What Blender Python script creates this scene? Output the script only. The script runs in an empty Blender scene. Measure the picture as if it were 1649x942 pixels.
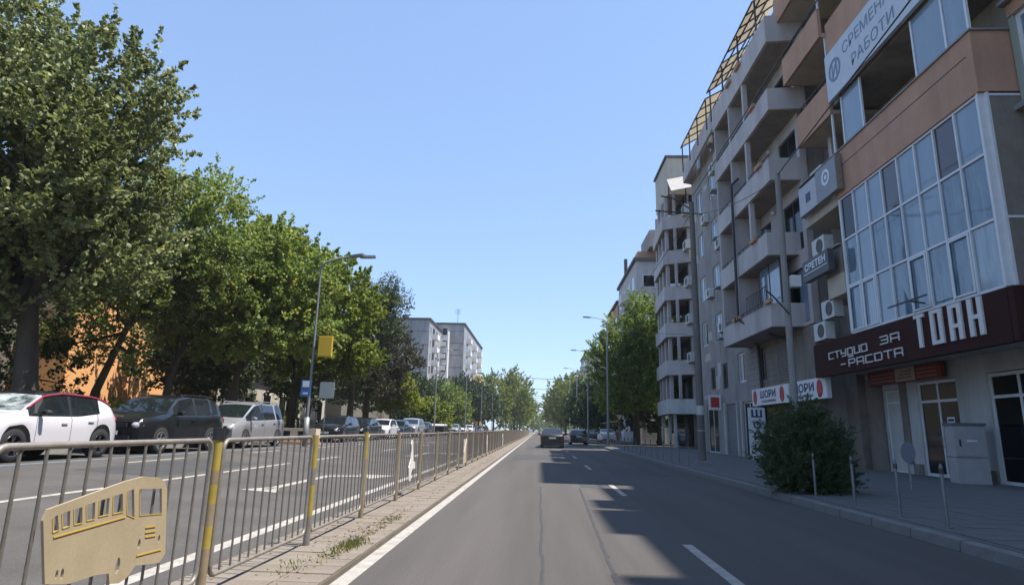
import bpy, bmesh, math, random
import numpy as np
from mathutils import Vector, Matrix
S = bpy.context.scene
COL = S.collection
rad = math.radians

# ------------------------------------------------------------------ camera
cd = bpy.data.cameras.new('camera'); cam = bpy.data.objects.new('camera', cd); COL.objects.link(cam)
cd.sensor_width = 36; cd.lens = 21.61; cd.clip_start = 0.05; cd.clip_end = 3000
M = Matrix(((0.998836, -0.012303, 0.046635), (0.042844, -0.217670, -0.975082), (0.022147, 0.975945, -0.216889))).to_4x4()
M.translation = Vector((0, 0, 1.3)); cam.matrix_world = M
S.camera = cam
# ------------------------------------------------------------------ sky and sun
SUN_EL, SUN_AZ = 66.5, 97.0            # azimuth clockwise from +Y (street direction): sun over the right-hand roofs
w = bpy.data.worlds.new('World'); S.world = w; w.use_nodes = True
nt = w.node_tree; bg = nt.nodes['Background']
sky = nt.nodes.new('ShaderNodeTexSky'); sky.sky_type = 'NISHITA'; sky.sun_disc = False
sky.sun_elevation = rad(SUN_EL); sky.sun_rotation = rad(SUN_AZ); sky.altitude = 200
sky.air_density = 1.0; sky.dust_density = 0.25; sky.ozone_density = 2.2
tint = nt.nodes.new('ShaderNodeVectorMath'); tint.operation = 'MULTIPLY'; tint.inputs[1].default_value = (1.60, 1.97, 2.56)
gam = nt.nodes.new('ShaderNodeGamma'); gam.inputs[1].default_value = 0.5
nt.links.new(sky.outputs[0], gam.inputs[0]); nt.links.new(gam.outputs[0], tint.inputs[0]); nt.links.new(tint.outputs[0], bg.inputs[0]); bg.inputs[1].default_value = 0.118
sd = bpy.data.lights.new('sun', 'SUN'); so = bpy.data.objects.new('sun', sd); COL.objects.link(so)
sd.energy = 5.0; sd.angle = rad(0.55); sd.color = (1.0, 0.95, 0.86)
d = Vector((math.sin(rad(SUN_AZ))*math.cos(rad(SUN_EL)), math.cos(rad(SUN_AZ))*math.cos(rad(SUN_EL)), math.sin(rad(SUN_EL))))
so.rotation_euler = d.to_track_quat('Z', 'Y').to_euler(); so.location = (30, 0, 60)
S.view_settings.view_transform = 'Standard'; S.view_settings.look = 'None'
S.view_settings.exposure = 0.78; S.view_settings.gamma = 1
S.cycles.max_bounces = 6; S.cycles.transparent_max_bounces = 4; S.cycles.caustics_reflective = False; S.cycles.caustics_refractive = False

# ------------------------------------------------------------------ materials
MATS = {}
def mat(name, c, rough=.7, c2=None, scale=3., amt=1., bump=0., bscale=None, metal=0., spec=.5, coat=0., stretch=(1, 1, 1), detail=6, fine=0., fscale=60, streak=0.):
    if name in MATS: return MATS[name]
    m = bpy.data.materials.new(name); m.use_nodes = True; t = m.node_tree; b = t.nodes['Principled BSDF']
    b.inputs['Roughness'].default_value = rough; b.inputs['Metallic'].default_value = metal
    b.inputs['Specular IOR Level'].default_value = spec; b.inputs['Coat Weight'].default_value = coat
    b.inputs['Coat Roughness'].default_value = .04
    b.inputs['Base Color'].default_value = (*c, 1)
    tc = t.nodes.new('ShaderNodeTexCoord'); mp = t.nodes.new('ShaderNodeMapping'); t.links.new(tc.outputs['Object'], mp.inputs[0])
    mp.inputs['Scale'].default_value = stretch
    if c2 is not None:
        n = t.nodes.new('ShaderNodeTexNoise'); n.inputs['Scale'].default_value = scale; n.inputs['Detail'].default_value = detail; n.inputs['Roughness'].default_value = .65
        t.links.new(mp.outputs[0], n.inputs['Vector'])
        r = t.nodes.new('ShaderNodeValToRGB'); r.color_ramp.elements[0].position = .5-.22*amt; r.color_ramp.elements[1].position = .5+.22*amt
        r.color_ramp.elements[0].color = (*c, 1); r.color_ramp.elements[1].color = (*c2, 1)
        t.links.new(n.outputs['Fac'], r.inputs[0]); out = r.outputs[0]
        if fine > 0:
            n3 = t.nodes.new('ShaderNodeTexNoise'); n3.inputs['Scale'].default_value = fscale; n3.inputs['Detail'].default_value = 3
            t.links.new(tc.outputs['Object'], n3.inputs['Vector'])
            mr = t.nodes.new('ShaderNodeMapRange'); mr.inputs[1].default_value = .3; mr.inputs[2].default_value = .7; mr.inputs[3].default_value = 1-fine; mr.inputs[4].default_value = 1+fine
            t.links.new(n3.outputs['Fac'], mr.inputs[0])
            mx = t.nodes.new('ShaderNodeVectorMath'); mx.operation = 'SCALE'; t.links.new(out, mx.inputs[0]); t.links.new(mr.outputs[0], mx.inputs['Scale']); out = mx.outputs[0]
        if streak > 0:      # rain streaks running down the render and blotchy repairs
            m3 = t.nodes.new('ShaderNodeMapping'); t.links.new(tc.outputs['Object'], m3.inputs[0]); m3.inputs['Scale'].default_value = (1.3, 1.3, .22)
            n4 = t.nodes.new('ShaderNodeTexNoise'); n4.inputs['Scale'].default_value = 1.; n4.inputs['Detail'].default_value = 7; n4.inputs['Roughness'].default_value = .7; t.links.new(m3.outputs[0], n4.inputs['Vector'])
            r4 = t.nodes.new('ShaderNodeMapRange'); r4.inputs[1].default_value = .42; r4.inputs[2].default_value = .72; r4.inputs[3].default_value = 1; r4.inputs[4].default_value = 1-streak; t.links.new(n4.outputs['Fac'], r4.inputs[0])
            x4 = t.nodes.new('ShaderNodeVectorMath'); x4.operation = 'SCALE'; t.links.new(out, x4.inputs[0]); t.links.new(r4.outputs[0], x4.inputs['Scale']); out = x4.outputs[0]
        t.links.new(out, b.inputs['Base Color'])
    if bump > 0:
        n2 = t.nodes.new('ShaderNodeTexNoise'); n2.inputs['Scale'].default_value = bscale or scale*8; n2.inputs['Detail'].default_value = 5
        t.links.new(tc.outputs['Object'], n2.inputs['Vector'])
        bp = t.nodes.new('ShaderNodeBump'); bp.inputs['Strength'].default_value = bump; bp.inputs['Distance'].default_value = .02
        t.links.new(n2.outputs['Fac'], bp.inputs['Height']); t.links.new(bp.outputs[0], b.inputs['Normal'])
    MATS[name] = m; return m
def leafmat(name, ca, cb, cc=None, trans=.35):
    if name in MATS: return MATS[name]
    m = bpy.data.materials.new(name); m.use_nodes = True; t = m.node_tree; b = t.nodes['Principled BSDF']
    at = t.nodes.new('ShaderNodeAttribute'); at.attribute_name = 'tone'
    r = t.nodes.new('ShaderNodeValToRGB'); e = r.color_ramp.elements
    e[0].position = 0; e[0].color = (*ca, 1); e[1].position = .8; e[1].color = (*cb, 1)
    if cc: x = e.new(.93); x.color = (*cc, 1)
    t.links.new(at.outputs['Fac'], r.inputs[0]); t.links.new(r.outputs[0], b.inputs['Base Color'])
    b.inputs['Roughness'].default_value = .48; b.inputs['Specular IOR Level'].default_value = .35
    tr = t.nodes.new('ShaderNodeBsdfTranslucent'); hs = t.nodes.new('ShaderNodeHueSaturation'); hs.inputs['Value'].default_value = 1.5; hs.inputs['Saturation'].default_value = 1.15
    t.links.new(r.outputs[0], hs.inputs['Color']); t.links.new(hs.outputs[0], tr.inputs[0])
    mx = t.nodes.new('ShaderNodeMixShader'); mx.inputs[0].default_value = trans
    t.links.new(b.outputs[0], mx.inputs[1]); t.links.new(tr.outputs[0], mx.inputs[2]); t.links.new(mx.outputs[0], t.nodes['Material Output'].inputs[0])
    MATS[name] = m; return m

asph = mat('asphalt_road', (.056, .049, .045), .88, (.094, .083, .076), 1.0, .9, .35, 90, stretch=(1, .05, 1), fine=.22, fscale=55)
asph2 = mat('asphalt_old', (.058, .052, .048), .88, (.094, .086, .08), .8, .9, .3, 80, fine=.2, fscale=50)
tar = mat('tar', (.035, .033, .033), .7, (.05, .048, .046), 6)
patch = mat('asphalt_patch', (.045, .045, .046), .85, (.062, .06, .06), 2, 1, .4, 90, fine=.2)
paint = mat('road_paint', (.25, .23, .205), .8, (.43, .395, .355), 7, .9, .2, 60, fine=.12, fscale=40)
bluepaint = mat('blue_road_paint', (.12, .19, .27), .8, (.22, .3, .38), 5, 1)
conc = mat('concrete', (.25, .235, .21), .9, (.36, .335, .30), 1.6, 1.1, .35, 40, fine=.1)
slabm = mat('paving_slab', (.155, .125, .098), .92, (.225, .19, .155), 1.4, 1.3, .4, 45, fine=.12)
slabm2 = mat('paving_slab_pale', (.17, .142, .115), .92, (.24, .205, .17), 1.5, 1.2, .4, 45, fine=.12)
jointm = mat('paving_joint', (.15, .125, .10), .95, (.20, .17, .14), 3)
kerbm = mat('kerb_concrete', (.22, .215, .21), .9, (.32, .31, .30), 2.5, 1, .35, 40, fine=.1)
pavm = mat('pavement_asphalt', (.10, .10, .10), .9, (.14, .14, .137), .9, 1.2, .3, 60, fine=.15)
pavtile = mat('pavement_tile', (.10, .10, .098), .88, (.145, .143, .14), 1.2, 1.1, .3, 60, fine=.1)
earth = mat('earth', (.09, .08, .055), .95, (.16, .14, .09), .8, 1.2, .5, 12)
galv = mat('galvanised_steel', (.19, .168, .148), .5, (.34, .31, .275), 7, 1.2, .1, 60, metal=.35)
rust = mat('weathered_post_paint', (.20, .15, .09), .6, (.31, .25, .17), 9, 1)
yel = mat('yellow_post_paint', (.26, .20, .045), .65, (.42, .31, .05), 9, 1.2)
blackp = mat('black_plastic', (.015, .015, .016), .5, (.025, .025, .026), 6)
bustan = mat('tan_plate', (.33, .265, .175), .6, (.41, .335, .225), 4, 1.2, fine=.05)
busyel = mat('yellow_plate_edge', (.50, .33, .05), .5)
whitep = mat('white_plate', (.62, .60, .56), .6, (.74, .72, .68), 4)
glass = mat('window_glass', (.03, .04, .05), .04, spec=1.0)
glassb = mat('curtained_glass', (.17, .235, .30), .06, (.24, .31, .37), 1.2, 1, spec=1., stretch=(1, 2.5, .5))
glassd = mat('dark_glass', (.010, .011, .013), .07, spec=.4)
barm_ = mat('bar_steel', (.125, .108, .092), .5, (.22, .195, .165), 9, 1.2, .1, 60, metal=.25)
carglass = mat('car_glass', (.012, .016, .018), .03, spec=.9)
sunshade = mat('foil_sunshade', (.06, .08, .085), .08, (.62, .68, .68), 3.2, .5, .3, 12, metal=.2, spec=.8, coat=.6)
pvc = mat('white_window_frame', (.62, .63, .64), .4, (.72, .73, .74), 5)
pvcd = mat('dark_window_frame', (.06, .055, .05), .5)
steeld = mat('dark_railing_steel', (.03, .03, .03), .5, (.05, .045, .04), 6)
terra = mat('terracotta_render', (.44, .245, .16), .85, (.54, .32, .215), .9, 1.2, .25, 35, fine=.06, streak=.22)
beige = mat('beige_render', (.46, .41, .33), .88, (.57, .51, .42), .8, 1.2, .25, 35, fine=.06, streak=.22)
greyr = mat('grey_render', (.25, .23, .215), .9, (.37, .34, .32), 1.1, 1.4, .35, 30, fine=.1, streak=.35)
greyl = mat('pale_grey_render', (.45, .41, .40), .9, (.58, .53, .515), .8, 1.3, .3, 30, fine=.08, streak=.28)
lilac = mat('plum_fascia', (.040, .016, .014), .7, (.055, .023, .020), .8, 1, spec=.08)
brownw = mat('brown_wall_tile', (.19, .16, .135), .8, (.27, .23, .195), 2.2, 1, fine=.1, streak=.4)
greenb = mat('pale_green_render', (.29, .33, .28), .88, (.36, .40, .34), .9, 1)
shopw = mat('shop_wall', (.46, .47, .45), .85, (.58, .59, .57), .8, 1.1, .15, 30, streak=.3)
signw = mat('white_sign', (.70, .71, .73), .4, (.76, .77, .79), 3)
signred = mat('red_print', (.45, .03, .03), .5)
signblue = mat('navy_print', (.02, .03, .10), .5)
signmar = mat('maroon_sign', (.20, .03, .025), .5, (.26, .045, .035), 2)
signgrey = mat('grey_sign', (.38, .38, .40), .5, (.46, .46, .48), 3)
letterm = mat('silver_letters', (.62, .60, .58), .4, (.70, .68, .66), 4)
bluegr = mat('blue_grey_print', (.16, .22, .31), .5)
acm = mat('ac_casing', (.55, .55, .53), .5, (.66, .66, .64), 3, 1)
acd = mat('ac_grille', (.08, .08, .08), .6)
bark = mat('bark', (.055, .042, .03), .95, (.11, .09, .07), 5, 1.1, .8, 18, stretch=(1, 1, .3))
polec = mat('concrete_pole', (.20, .19, .18), .9, (.30, .285, .265), 3, 1, .3, 30, stretch=(1, 1, .3))
lampm = mat('grey_lamp_metal', (.23, .24, .24), .5, (.31, .32, .32), 5, 1, metal=.4)
orange = mat('orange_render', (.78, .38, .15), .88, (.84, .44, .19), .6, 1.1, .2, 30)
panelg = mat('grey_panel_concrete', (.27, .265, .27), .92, (.40, .39, .39), .3, 1.3, .2, 10, stretch=(1, 1, .4), streak=.4)
panelw = mat('white_panel', (.62, .60, .58), .9, (.72, .70, .68), .3, 1.1)
panely = mat('ochre_panel', (.50, .34, .13), .9, (.6, .42, .18), .3, 1.1)
roofd = mat('dark_roof_sheet', (.05, .05, .055), .8, (.08, .08, .085), 2)
canopy = leafmat('amber_canopy_sheet', (.40, .34, .25), (.40, .34, .25), None, .38)
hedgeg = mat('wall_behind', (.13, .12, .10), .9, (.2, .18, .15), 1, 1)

# ------------------------------------------------------------------ mesh helpers
ORG = {}
def empty(name, loc, label=None, cat=None, group=None, kind=None):
    o = bpy.data.objects.new(name, None); COL.objects.link(o); o.location = loc; o.empty_display_size = .2
    ORG[o] = Vector(loc); tag(o, label, cat, group, kind); return o
def tag(o, label=None, cat=None, group=None, kind=None):
    if label: o['label'] = label
    if cat: o['category'] = cat
    if group: o['group'] = group
    if kind: o['kind'] = kind
    return o
class MB:
    def __init__(s): s.v = []; s.f = []; s.m = []; s.cur = 0
    def add(s, vs, fs):
        n = len(s.v); s.v += [tuple(p) for p in vs]; s.f += [tuple(i+n for i in f) for f in fs]; s.m += [s.cur]*len(fs); return s
    def box(s, x0, x1, y0, y1, z0, z1):
        if x0 > x1: x0, x1 = x1, x0
        if y0 > y1: y0, y1 = y1, y0
        if z0 > z1: z0, z1 = z1, z0
        return s.add([(x0, y0, z0), (x1, y0, z0), (x1, y1, z0), (x0, y1, z0), (x0, y0, z1), (x1, y0, z1), (x1, y1, z1), (x0, y1, z1)],
                     [(0, 3, 2, 1), (4, 5, 6, 7), (0, 1, 5, 4), (1, 2, 6, 5), (2, 3, 7, 6), (3, 0, 4, 7)])
    def quad(s, a, b, c, d): return s.add([a, b, c, d], [(0, 1, 2, 3)])
    def prism(s, poly, z0, z1):
        n = len(poly); a = sum(poly[i][0]*poly[(i+1) % n][1]-poly[(i+1) % n][0]*poly[i][1] for i in range(n))
        if a < 0: poly = poly[::-1]
        vs = [(x, y, z0) for x, y in poly]+[(x, y, z1) for x, y in poly]
        return s.add(vs, [tuple(range(n-1, -1, -1)), tuple(range(n, 2*n))]+[(i, (i+1) % n, n+(i+1) % n, n+i) for i in range(n)])
    def prismx(s, poly, x0, x1):   # poly in (y,z)
        n = len(poly); a = sum(poly[i][0]*poly[(i+1) % n][1]-poly[(i+1) % n][0]*poly[i][1] for i in range(n))
        if a < 0: poly = poly[::-1]
        vs = [(x0, y, z) for y, z in poly]+[(x1, y, z) for y, z in poly]
        return s.add(vs, [tuple(range(n-1, -1, -1)), tuple(range(n, 2*n))]+[(i, (i+1) % n, n+(i+1) % n, n+i) for i in range(n)])
    def obox(s, c, ax, ay, az):    # centre and three half-axis vectors
        c = Vector(c); ax = Vector(ax); ay = Vector(ay); az = Vector(az)
        vs = [c+i*ax+j*ay+k*az for k in (-1, 1) for i, j in ((-1, -1), (1, -1), (1, 1), (-1, 1))]
        fs = [(0, 3, 2, 1), (4, 5, 6, 7), (0, 1, 5, 4), (1, 2, 6, 5), (2, 3, 7, 6), (3, 0, 4, 7)]
        if ax.cross(ay).dot(az) < 0: fs = [f[::-1] for f in fs]
        return s.add(vs, fs)
    def bar(s, p, q, hw, ht, up=(0, 0, 1)):
        p = Vector(p); q = Vector(q); dd = (q-p); L = dd.length; dd.normalize(); u = Vector(up)
        if abs(dd.dot(u)) > .98: u = Vector((0, 1, 0))
        sx = dd.cross(u).normalized(); sz = sx.cross(dd).normalized()
        return s.obox((p+q)/2, dd*L/2, sx*hw, sz*ht)
    def tube(s, pts, rs, n=8, cap=True):
        pts = [Vector(p) for p in pts]
        if not hasattr(rs, '__len__'): rs = [rs]*len(pts)
        base = len(s.v); ref = None
        for i, p in enumerate(pts):
            t = (pts[min(i+1, len(pts)-1)]-pts[max(i-1, 0)]).normalized()
            if ref is None: ref = t.orthogonal().normalized()
            ref = (ref-t*ref.dot(t)).normalized(); b = t.cross(ref)
            for k in range(n):
                a = 2*math.pi*k/n; s.v.append(tuple(p+(ref*math.cos(a)+b*math.sin(a))*rs[i]))
        nf = 0
        for i in range(len(pts)-1):
            for k in range(n):
                a = base+i*n+k; b_ = base+i*n+(k+1) % n; s.f.append((a, b_, b_+n, a+n)); nf += 1
        if cap:
            s.f.append(tuple(base+k for k in range(n-1, -1, -1))); s.f.append(tuple(base+(len(pts)-1)*n+k for k in range(n))); nf += 2
        s.m += [s.cur]*nf; return s
    def lathe(s, c, axis, prof, n=16):     # prof list of (along axis, radius)
        c = Vector(c); ax = Vector(axis).normalized(); return s.tube2(c, ax, prof, n)
    def tube2(s, c, ax, prof, n):
        r = ax.orthogonal().normalized(); b = ax.cross(r); base = len(s.v)
        for (t, q) in prof:
            for k in range(n):
                a = 2*math.pi*k/n; s.v.append(tuple(c+ax*t+(r*math.cos(a)+b*math.sin(a))*q))
        nf = 0
        for i in range(len(prof)-1):
            for k in range(n):
                a = base+i*n+k; b_ = base+i*n+(k+1) % n; s.f.append((a, b_, b_+n, a+n)); nf += 1
        s.m += [s.cur]*nf; return s
    def build(s, name, m, parent=None, smooth=False, kind=None, sharp=None):
        ms = m if isinstance(m, (list, tuple)) else [m]
        o_ = ORG.get(parent, Vector((0, 0, 0)))
        me = bpy.data.meshes.new(name); me.from_pydata([(x-o_[0], y-o_[1], z-o_[2]) for x, y, z in s.v], [], s.f)
        for q in ms: me.materials.append(q)
        if len(ms) > 1: me.polygons.foreach_set('material_index', s.m)
        if smooth: me.polygons.foreach_set('use_smooth', [True]*len(me.polygons))
        if smooth and sharp:
            bm = bmesh.new(); bm.from_mesh(me)
            for e in bm.edges:
                if len(e.link_faces) == 2 and e.calc_face_angle(0) > rad(sharp): e.smooth = False
            bm.to_mesh(me); bm.free()
        me.validate(); me.update()
        o = bpy.data.objects.new(name, me); COL.objects.link(o)
        if parent is not None: o.parent = parent; ORG[o] = o_
        if kind: o['kind'] = kind
        return o
def piece(name, me, loc, parent, rz=0., kind=None, sc=None):      # shared-mesh repeat
    o = bpy.data.objects.new(name, me); COL.objects.link(o); o_ = ORG.get(parent, Vector((0, 0, 0)))
    o.location = Vector(loc)-o_; o.rotation_euler.z = rz
    if sc: o.scale = sc
    if parent is not None: o.parent = parent
    if kind: o['kind'] = kind
    return o
FT = {}
def font_text(s, off=.012):      # flat outline text turned into mesh data once
    if (s, off) in FT: return FT[(s, off)]
    c = bpy.data.curves.new('lettering', 'FONT'); c.body = s; c.size = 1; c.offset = off; c.resolution_u = 3
    o = bpy.data.objects.new('lettering', c); COL.objects.link(o); dg = bpy.context.evaluated_depsgraph_get(); m = bpy.data.meshes.new_from_object(o.evaluated_get(dg))
    v = np.array([tuple(q.co)[:2] for q in m.vertices]); f = [tuple(q.vertices) for q in m.polygons]; bpy.data.objects.remove(o); bpy.data.curves.remove(c); bpy.data.meshes.remove(m)
    lo, hi = v.min(0), v.max(0); FT[(s, off)] = ((v-lo)/(hi-lo), f, (hi-lo)[0]/(hi-lo)[1]); return FT[(s, off)]
for s_ in ('ШОРИ', 'СОЛАРИУМ', 'Ш', 'О', 'Р', 'И', 'СРЕТЕН'): font_text(s_, .03)
for s_ in ('СРЕМЕНА', 'РАБОТИ', 'НА'): font_text(s_, .0)
def ftext(mb, s, o, U, V, N, w_, h, off=.03):
    v, f, _ = font_text(s, off); o = Vector(o); mb.add([tuple(o+U*(a*w_)+V*(b_*h)) for a, b_ in v], f)
def copy_tree(root, loc=None, rz=None, label=None):
    kids = {}
    for q in COL.objects:
        if q.parent is not None: kids.setdefault(q.parent, []).append(q)
    def rec(a, p):
        c = a.copy(); COL.objects.link(c)
        if p is not None: c.parent = p
        for k in kids.get(a, []): rec(k, c)
        return c
    r = rec(root, None)
    if loc is not None: r.location = loc
    if rz is not None: r.rotation_euler.z = rz
    if label: r['label'] = label
    return r

# ------------------------------------------------------------------ ground, roads, markings
def lz(x):      # height of the left carriageway: rises gently to the parking lane
    return 0. if x > -3 else (.40*(-3-x)/6.8 if x > -9.8 else .40)
g = MB(); g.quad((-900, -300, -.06), (900, -300, -.06), (900, 1400, -.06), (-900, 1400, -.06)); g.build('ground', earth, kind='structure')
g = MB()
for i in range(30):
    a, b = -30+i*25, -5+i*25
    for x0, x1 in ((-1.75, 1.85), (1.85, 5.0)):
        g.quad((x0, a, 0), (x1, a, 0), (x1, b, 0), (x0, b, 0))
g.build('road', asph, kind='structure')
g = MB()
xs = [-2.95, -4.5, -6, -7.5, -9, -9.8, -11, -12.95]
for i in range(28):
    a, b = -30+i*25, -5+i*25
    for x1, x0 in zip(xs[:-1], xs[1:]): g.quad((x0, a, lz(x0)), (x1, a, lz(x1)), (x1, b, lz(x1)), (x0, b, lz(x0)))
g.build('left_road', asph2, kind='structure')
# median strip of paving slabs
med = MB(); med.box(-2.93, -1.77, -30, 600, -.05, .028); medo = med.build('median_strip', jointm, kind='structure')
random.seed(4)
SB = []
for k, (ww, m) in enumerate(((.375, slabm), (.375, slabm2))):
    q = MB(); q.box(-ww/2-.001, ww/2+.001, -.147, .147, 0, .016); SB.append(q.build('paving_slab', m, medo))
sbm = [o.data for o in SB]
for o in SB: bpy.data.objects.remove(o)
for i in range(98):
    for j in range(3):
        x = -2.733+j*.385; y = 2.2+i*.30
        o = piece('paving_slab', sbm[(random.random() < .4)], (x, y, .0285+random.uniform(-.003, .003)), medo)
        o.rotation_euler = (random.uniform(-.006, .006), random.uniform(-.006, .006), random.uniform(-.006, .006))
q = MB()
for i in range(98, 900):
    q.box(-2.925, -1.775, 2.2+i*.30-.145, 2.2+i*.30+.145, .0285, .044)
q.build('paving_slab', slabm, medo, kind='stuff')
q = MB()
for i in range(-60, 0): q.box(-2.925, -1.775, 2.2+i*.30-.145, 2.2+i*.30+.145, .0285, .044)
q.build('paving_slab', slabm, medo, kind='stuff')
random.seed(5)
q = MB()       # dirt and dry leaves blown onto the strip
for i in range(900):
    y = random.choice([random.gauss(7.6, .9), random.uniform(4, 30)]); x = -1.95-abs(random.gauss(0, .13)) if random.random() < .75 else random.uniform(-2.9, -1.8)
    s_ = random.uniform(.006, .022); a = random.uniform(0, 6.28)
    c_, n_ = math.cos(a)*s_, math.sin(a)*s_
    q.quad((x+c_, y+n_, .046), (x-n_, y+c_, .052+random.random()*.01), (x-c_*.8, y-n_*.8, .047), (x+n_*.7, y-c_*.7, .049))
tag(q.build('leaf_litter', mat('dry_leaf', (.10, .07, .03), .9, (.2, .15, .07), 20)), 'dry leaf bits and grit scattered along the median strip', 'litter', kind='stuff')
q = MB()
for cx, cy, n, h in ((-1.98, 6.95, 230, .08), (-2.05, 6.5, 80, .05), (-2.0, 8.9, 90, .05), (-2.2, 5.9, 60, .05)):
    for i in range(n):
        x = random.gauss(cx, .06); y = random.gauss(cy, .16); a = random.uniform(0, 6.28); L = random.uniform(.4, 1)*h; w_ = .004
        tx = x+math.cos(a)*L*random.uniform(.3, .9); ty = y+math.sin(a)*L*random.uniform(.3, .9)
        q.add([(x-w_, y, .04), (x+w_, y, .04), ((x+tx)/2+w_*.7, (y+ty)/2, .04+L*.7), (tx, ty, .04+L)], [(0, 1, 2), (0, 2, 3)])
tag(q.build('weeds', mat('weed_green', (.15, .18, .03), .7, (.28, .27, .07), 9)), 'yellow green tuft of weeds growing between the median slabs', 'weeds', kind='stuff')

def sheet(name, m, rects, zf=None, dz=.004):
    q = MB()
    for x0, x1, y0, y1 in rects:
        L = y1-y0; n = max(1, int(L/20))
        for i in range(n):
            a = y0+L*i/n; b = y0+L*(i+1)/n; z0 = (zf(x0) if zf else 0)+dz; z1 = (zf(x1) if zf else 0)+dz
            q.quad((x0, a, z0), (x1, a, z1), (x1, b, z1), (x0, b, z0))
    return q.build(name, m, kind='structure')
sheet('road_edge_line', paint, [(-1.73, -1.58, -20, 420)])
dashes = [(1.72, 1.84, 5.2, 7.9)]+[(1.74, 1.86, 4.9+8.6*i, 7.6+8.6*i) for i in range(1, 24)]
sheet('lane_dash_lines', paint, dashes)
sheet('left_road_edge_line', paint, [(-3.42, -3.27, -20, 400)], lz)
sheet('left_road_lane_line', paint, [(-7.02, -6.9, -10, 17.5)]+[(-7.02, -6.9, 19+9*i, 22+9*i) for i in range(30)], lz)
sheet('left_road_bus_line', paint, [(-9.35, -9.25, 2+6*i, 4.4+6*i) for i in range(40)], lz)
sheet('parking_edge_line', bluepaint, [(-10.35, -10.22, 6, 60)], lz)
sheet('tar_seam', tar, [(.02+.012*i % .03, .052+.012*i % .03, 3+.8*i, 3.8+.8*i) for i in range(15)]+[(.62+.022*i, .655+.022*i, 3+.8*i, 3.8+.8*i) for i in range(15)])
sheet('road_patch', patch, [(2.3, 4.1, 19.5, 24.0), (-1.2, 1.1, 28.2, 33.5), (-.9, .9, 44, 52)], None, .003)
sheet('left_road_patch', patch, [(-6.4, -3.6, 24, 31), (-9.0, -7.4, 12, 16.5)], lz, .003)
q = MB()
for x, y, w_, h_ in ((1.0, 15.2, 1.5, 1.6),): q.quad((x, y, .003), (x+w_, y, .003), (x+w_, y+h_, .003), (x, y+h_, .003))
q.build('road_patch', patch, kind='structure')
# turn arrow painted on the left carriageway
def arrow(name, x, y, s, k):
    q = MB(); Z = lambda px: lz(px)+.005
    A = lambda px, py: (x+px*s, y+py*s*k, Z(x+px*s))
    q.quad(A(-.08, 0), A(.08, 0), A(.08, 3.2), A(-.08, 3.0)); q.quad(A(.08, 3.2), A(.08, 2.9), A(.7, 3.5), A(.6, 3.75))
    q.add([A(.42, 3.95), A(.95, 3.15), A(1.25, 4.35)], [(0, 1, 2)])
    q.quad(A(-.35, -.25), A(.35, -.25), A(.08, .35), A(-.08, .35)); q.build(name, paint, kind='structure')
arrow('turn_arrow_marking', -5.0, 11.6, 1.0, 1.15); arrow('turn_arrow_marking', -5.2, 26, 1, 1.2); arrow('turn_arrow_marking', -8.3, 40, 1, 1.2)
q = MB()
for i in range(7): q.quad((5.2+i*.0, 57.0+i*.55, .006), (8.6, 57.0+i*.55, .006), (8.6, 57.3+i*.55, .006), (5.2, 57.3+i*.55, .006))
q.build('crossing_stripes', paint, kind='structure')

# right pavement + kerb of single stones
pv = MB(); pv.box(5.16, 13.6, -30, 55, -.05, .14); pv.box(5.16, 40, 68, 420, -.05, .14); pvo = pv.build('right_pavement', pavm, kind='structure')
kb = MB(); kb.box(5.02, 5.155, -30, 55, -.05, .10); kb.box(5.02, 5.155, 68, 420, -.05, .10); kbo = kb.build('right_kerb', jointm, kind='structure')
q = MB(); q.add(*(lambda v, f: (v, f))([(-.075, -.49, 0), (.07, -.49, 0), (.07, .49, 0), (-.075, .49, 0), (-.06, -.49, .120), (.07, -.49, .135), (.07, .49, .135), (-.06, .49, .120)],
      [(0, 3, 2, 1), (4, 5, 6, 7), (0, 1, 5, 4), (1, 2, 6, 5), (2, 3, 7, 6), (3, 0, 4, 7)]))
ks = q.build('kerb_stone', mat('worn_kerb', (.13, .127, .123), .92, (.20, .195, .185), 2.5, 1, .35, 40, fine=.12), kbo); km = ks.data; bpy.data.objects.remove(ks)
random.seed(9)
for i in range(-6, 49):
    piece('kerb_stone', km, (5.08+random.uniform(-.004, .004), 5.5+i, random.uniform(-.003, .004)), kbo)
q = MB(); q.box(-.244, .244, -.244, .244, 0, .014); pt = q.build('paving_tile', pavtile, pvo); pm_ = pt.data; bpy.data.objects.remove(pt)
for i in range(30):
    for j in range(9):
        o = piece('paving_tile', pm_, (5.5+j*.5, 6.2+i*.5, .141+random.uniform(-.002, .003)), pvo)
q = MB()
for i in range(30, 98):
    for j in range(9): q.box(5.256+j*.5, 5.744+j*.5, 5.956+i*.5, 6.444+i*.5, .141, .155)
for i in range(98):
    for j in range(9, 15): q.box(5.256+j*.5, 5.744+j*.5, 5.956+i*.5, 6.444+i*.5, .141, .155)
q.build('paving_tile', pavtile, pvo, kind='stuff')
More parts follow.
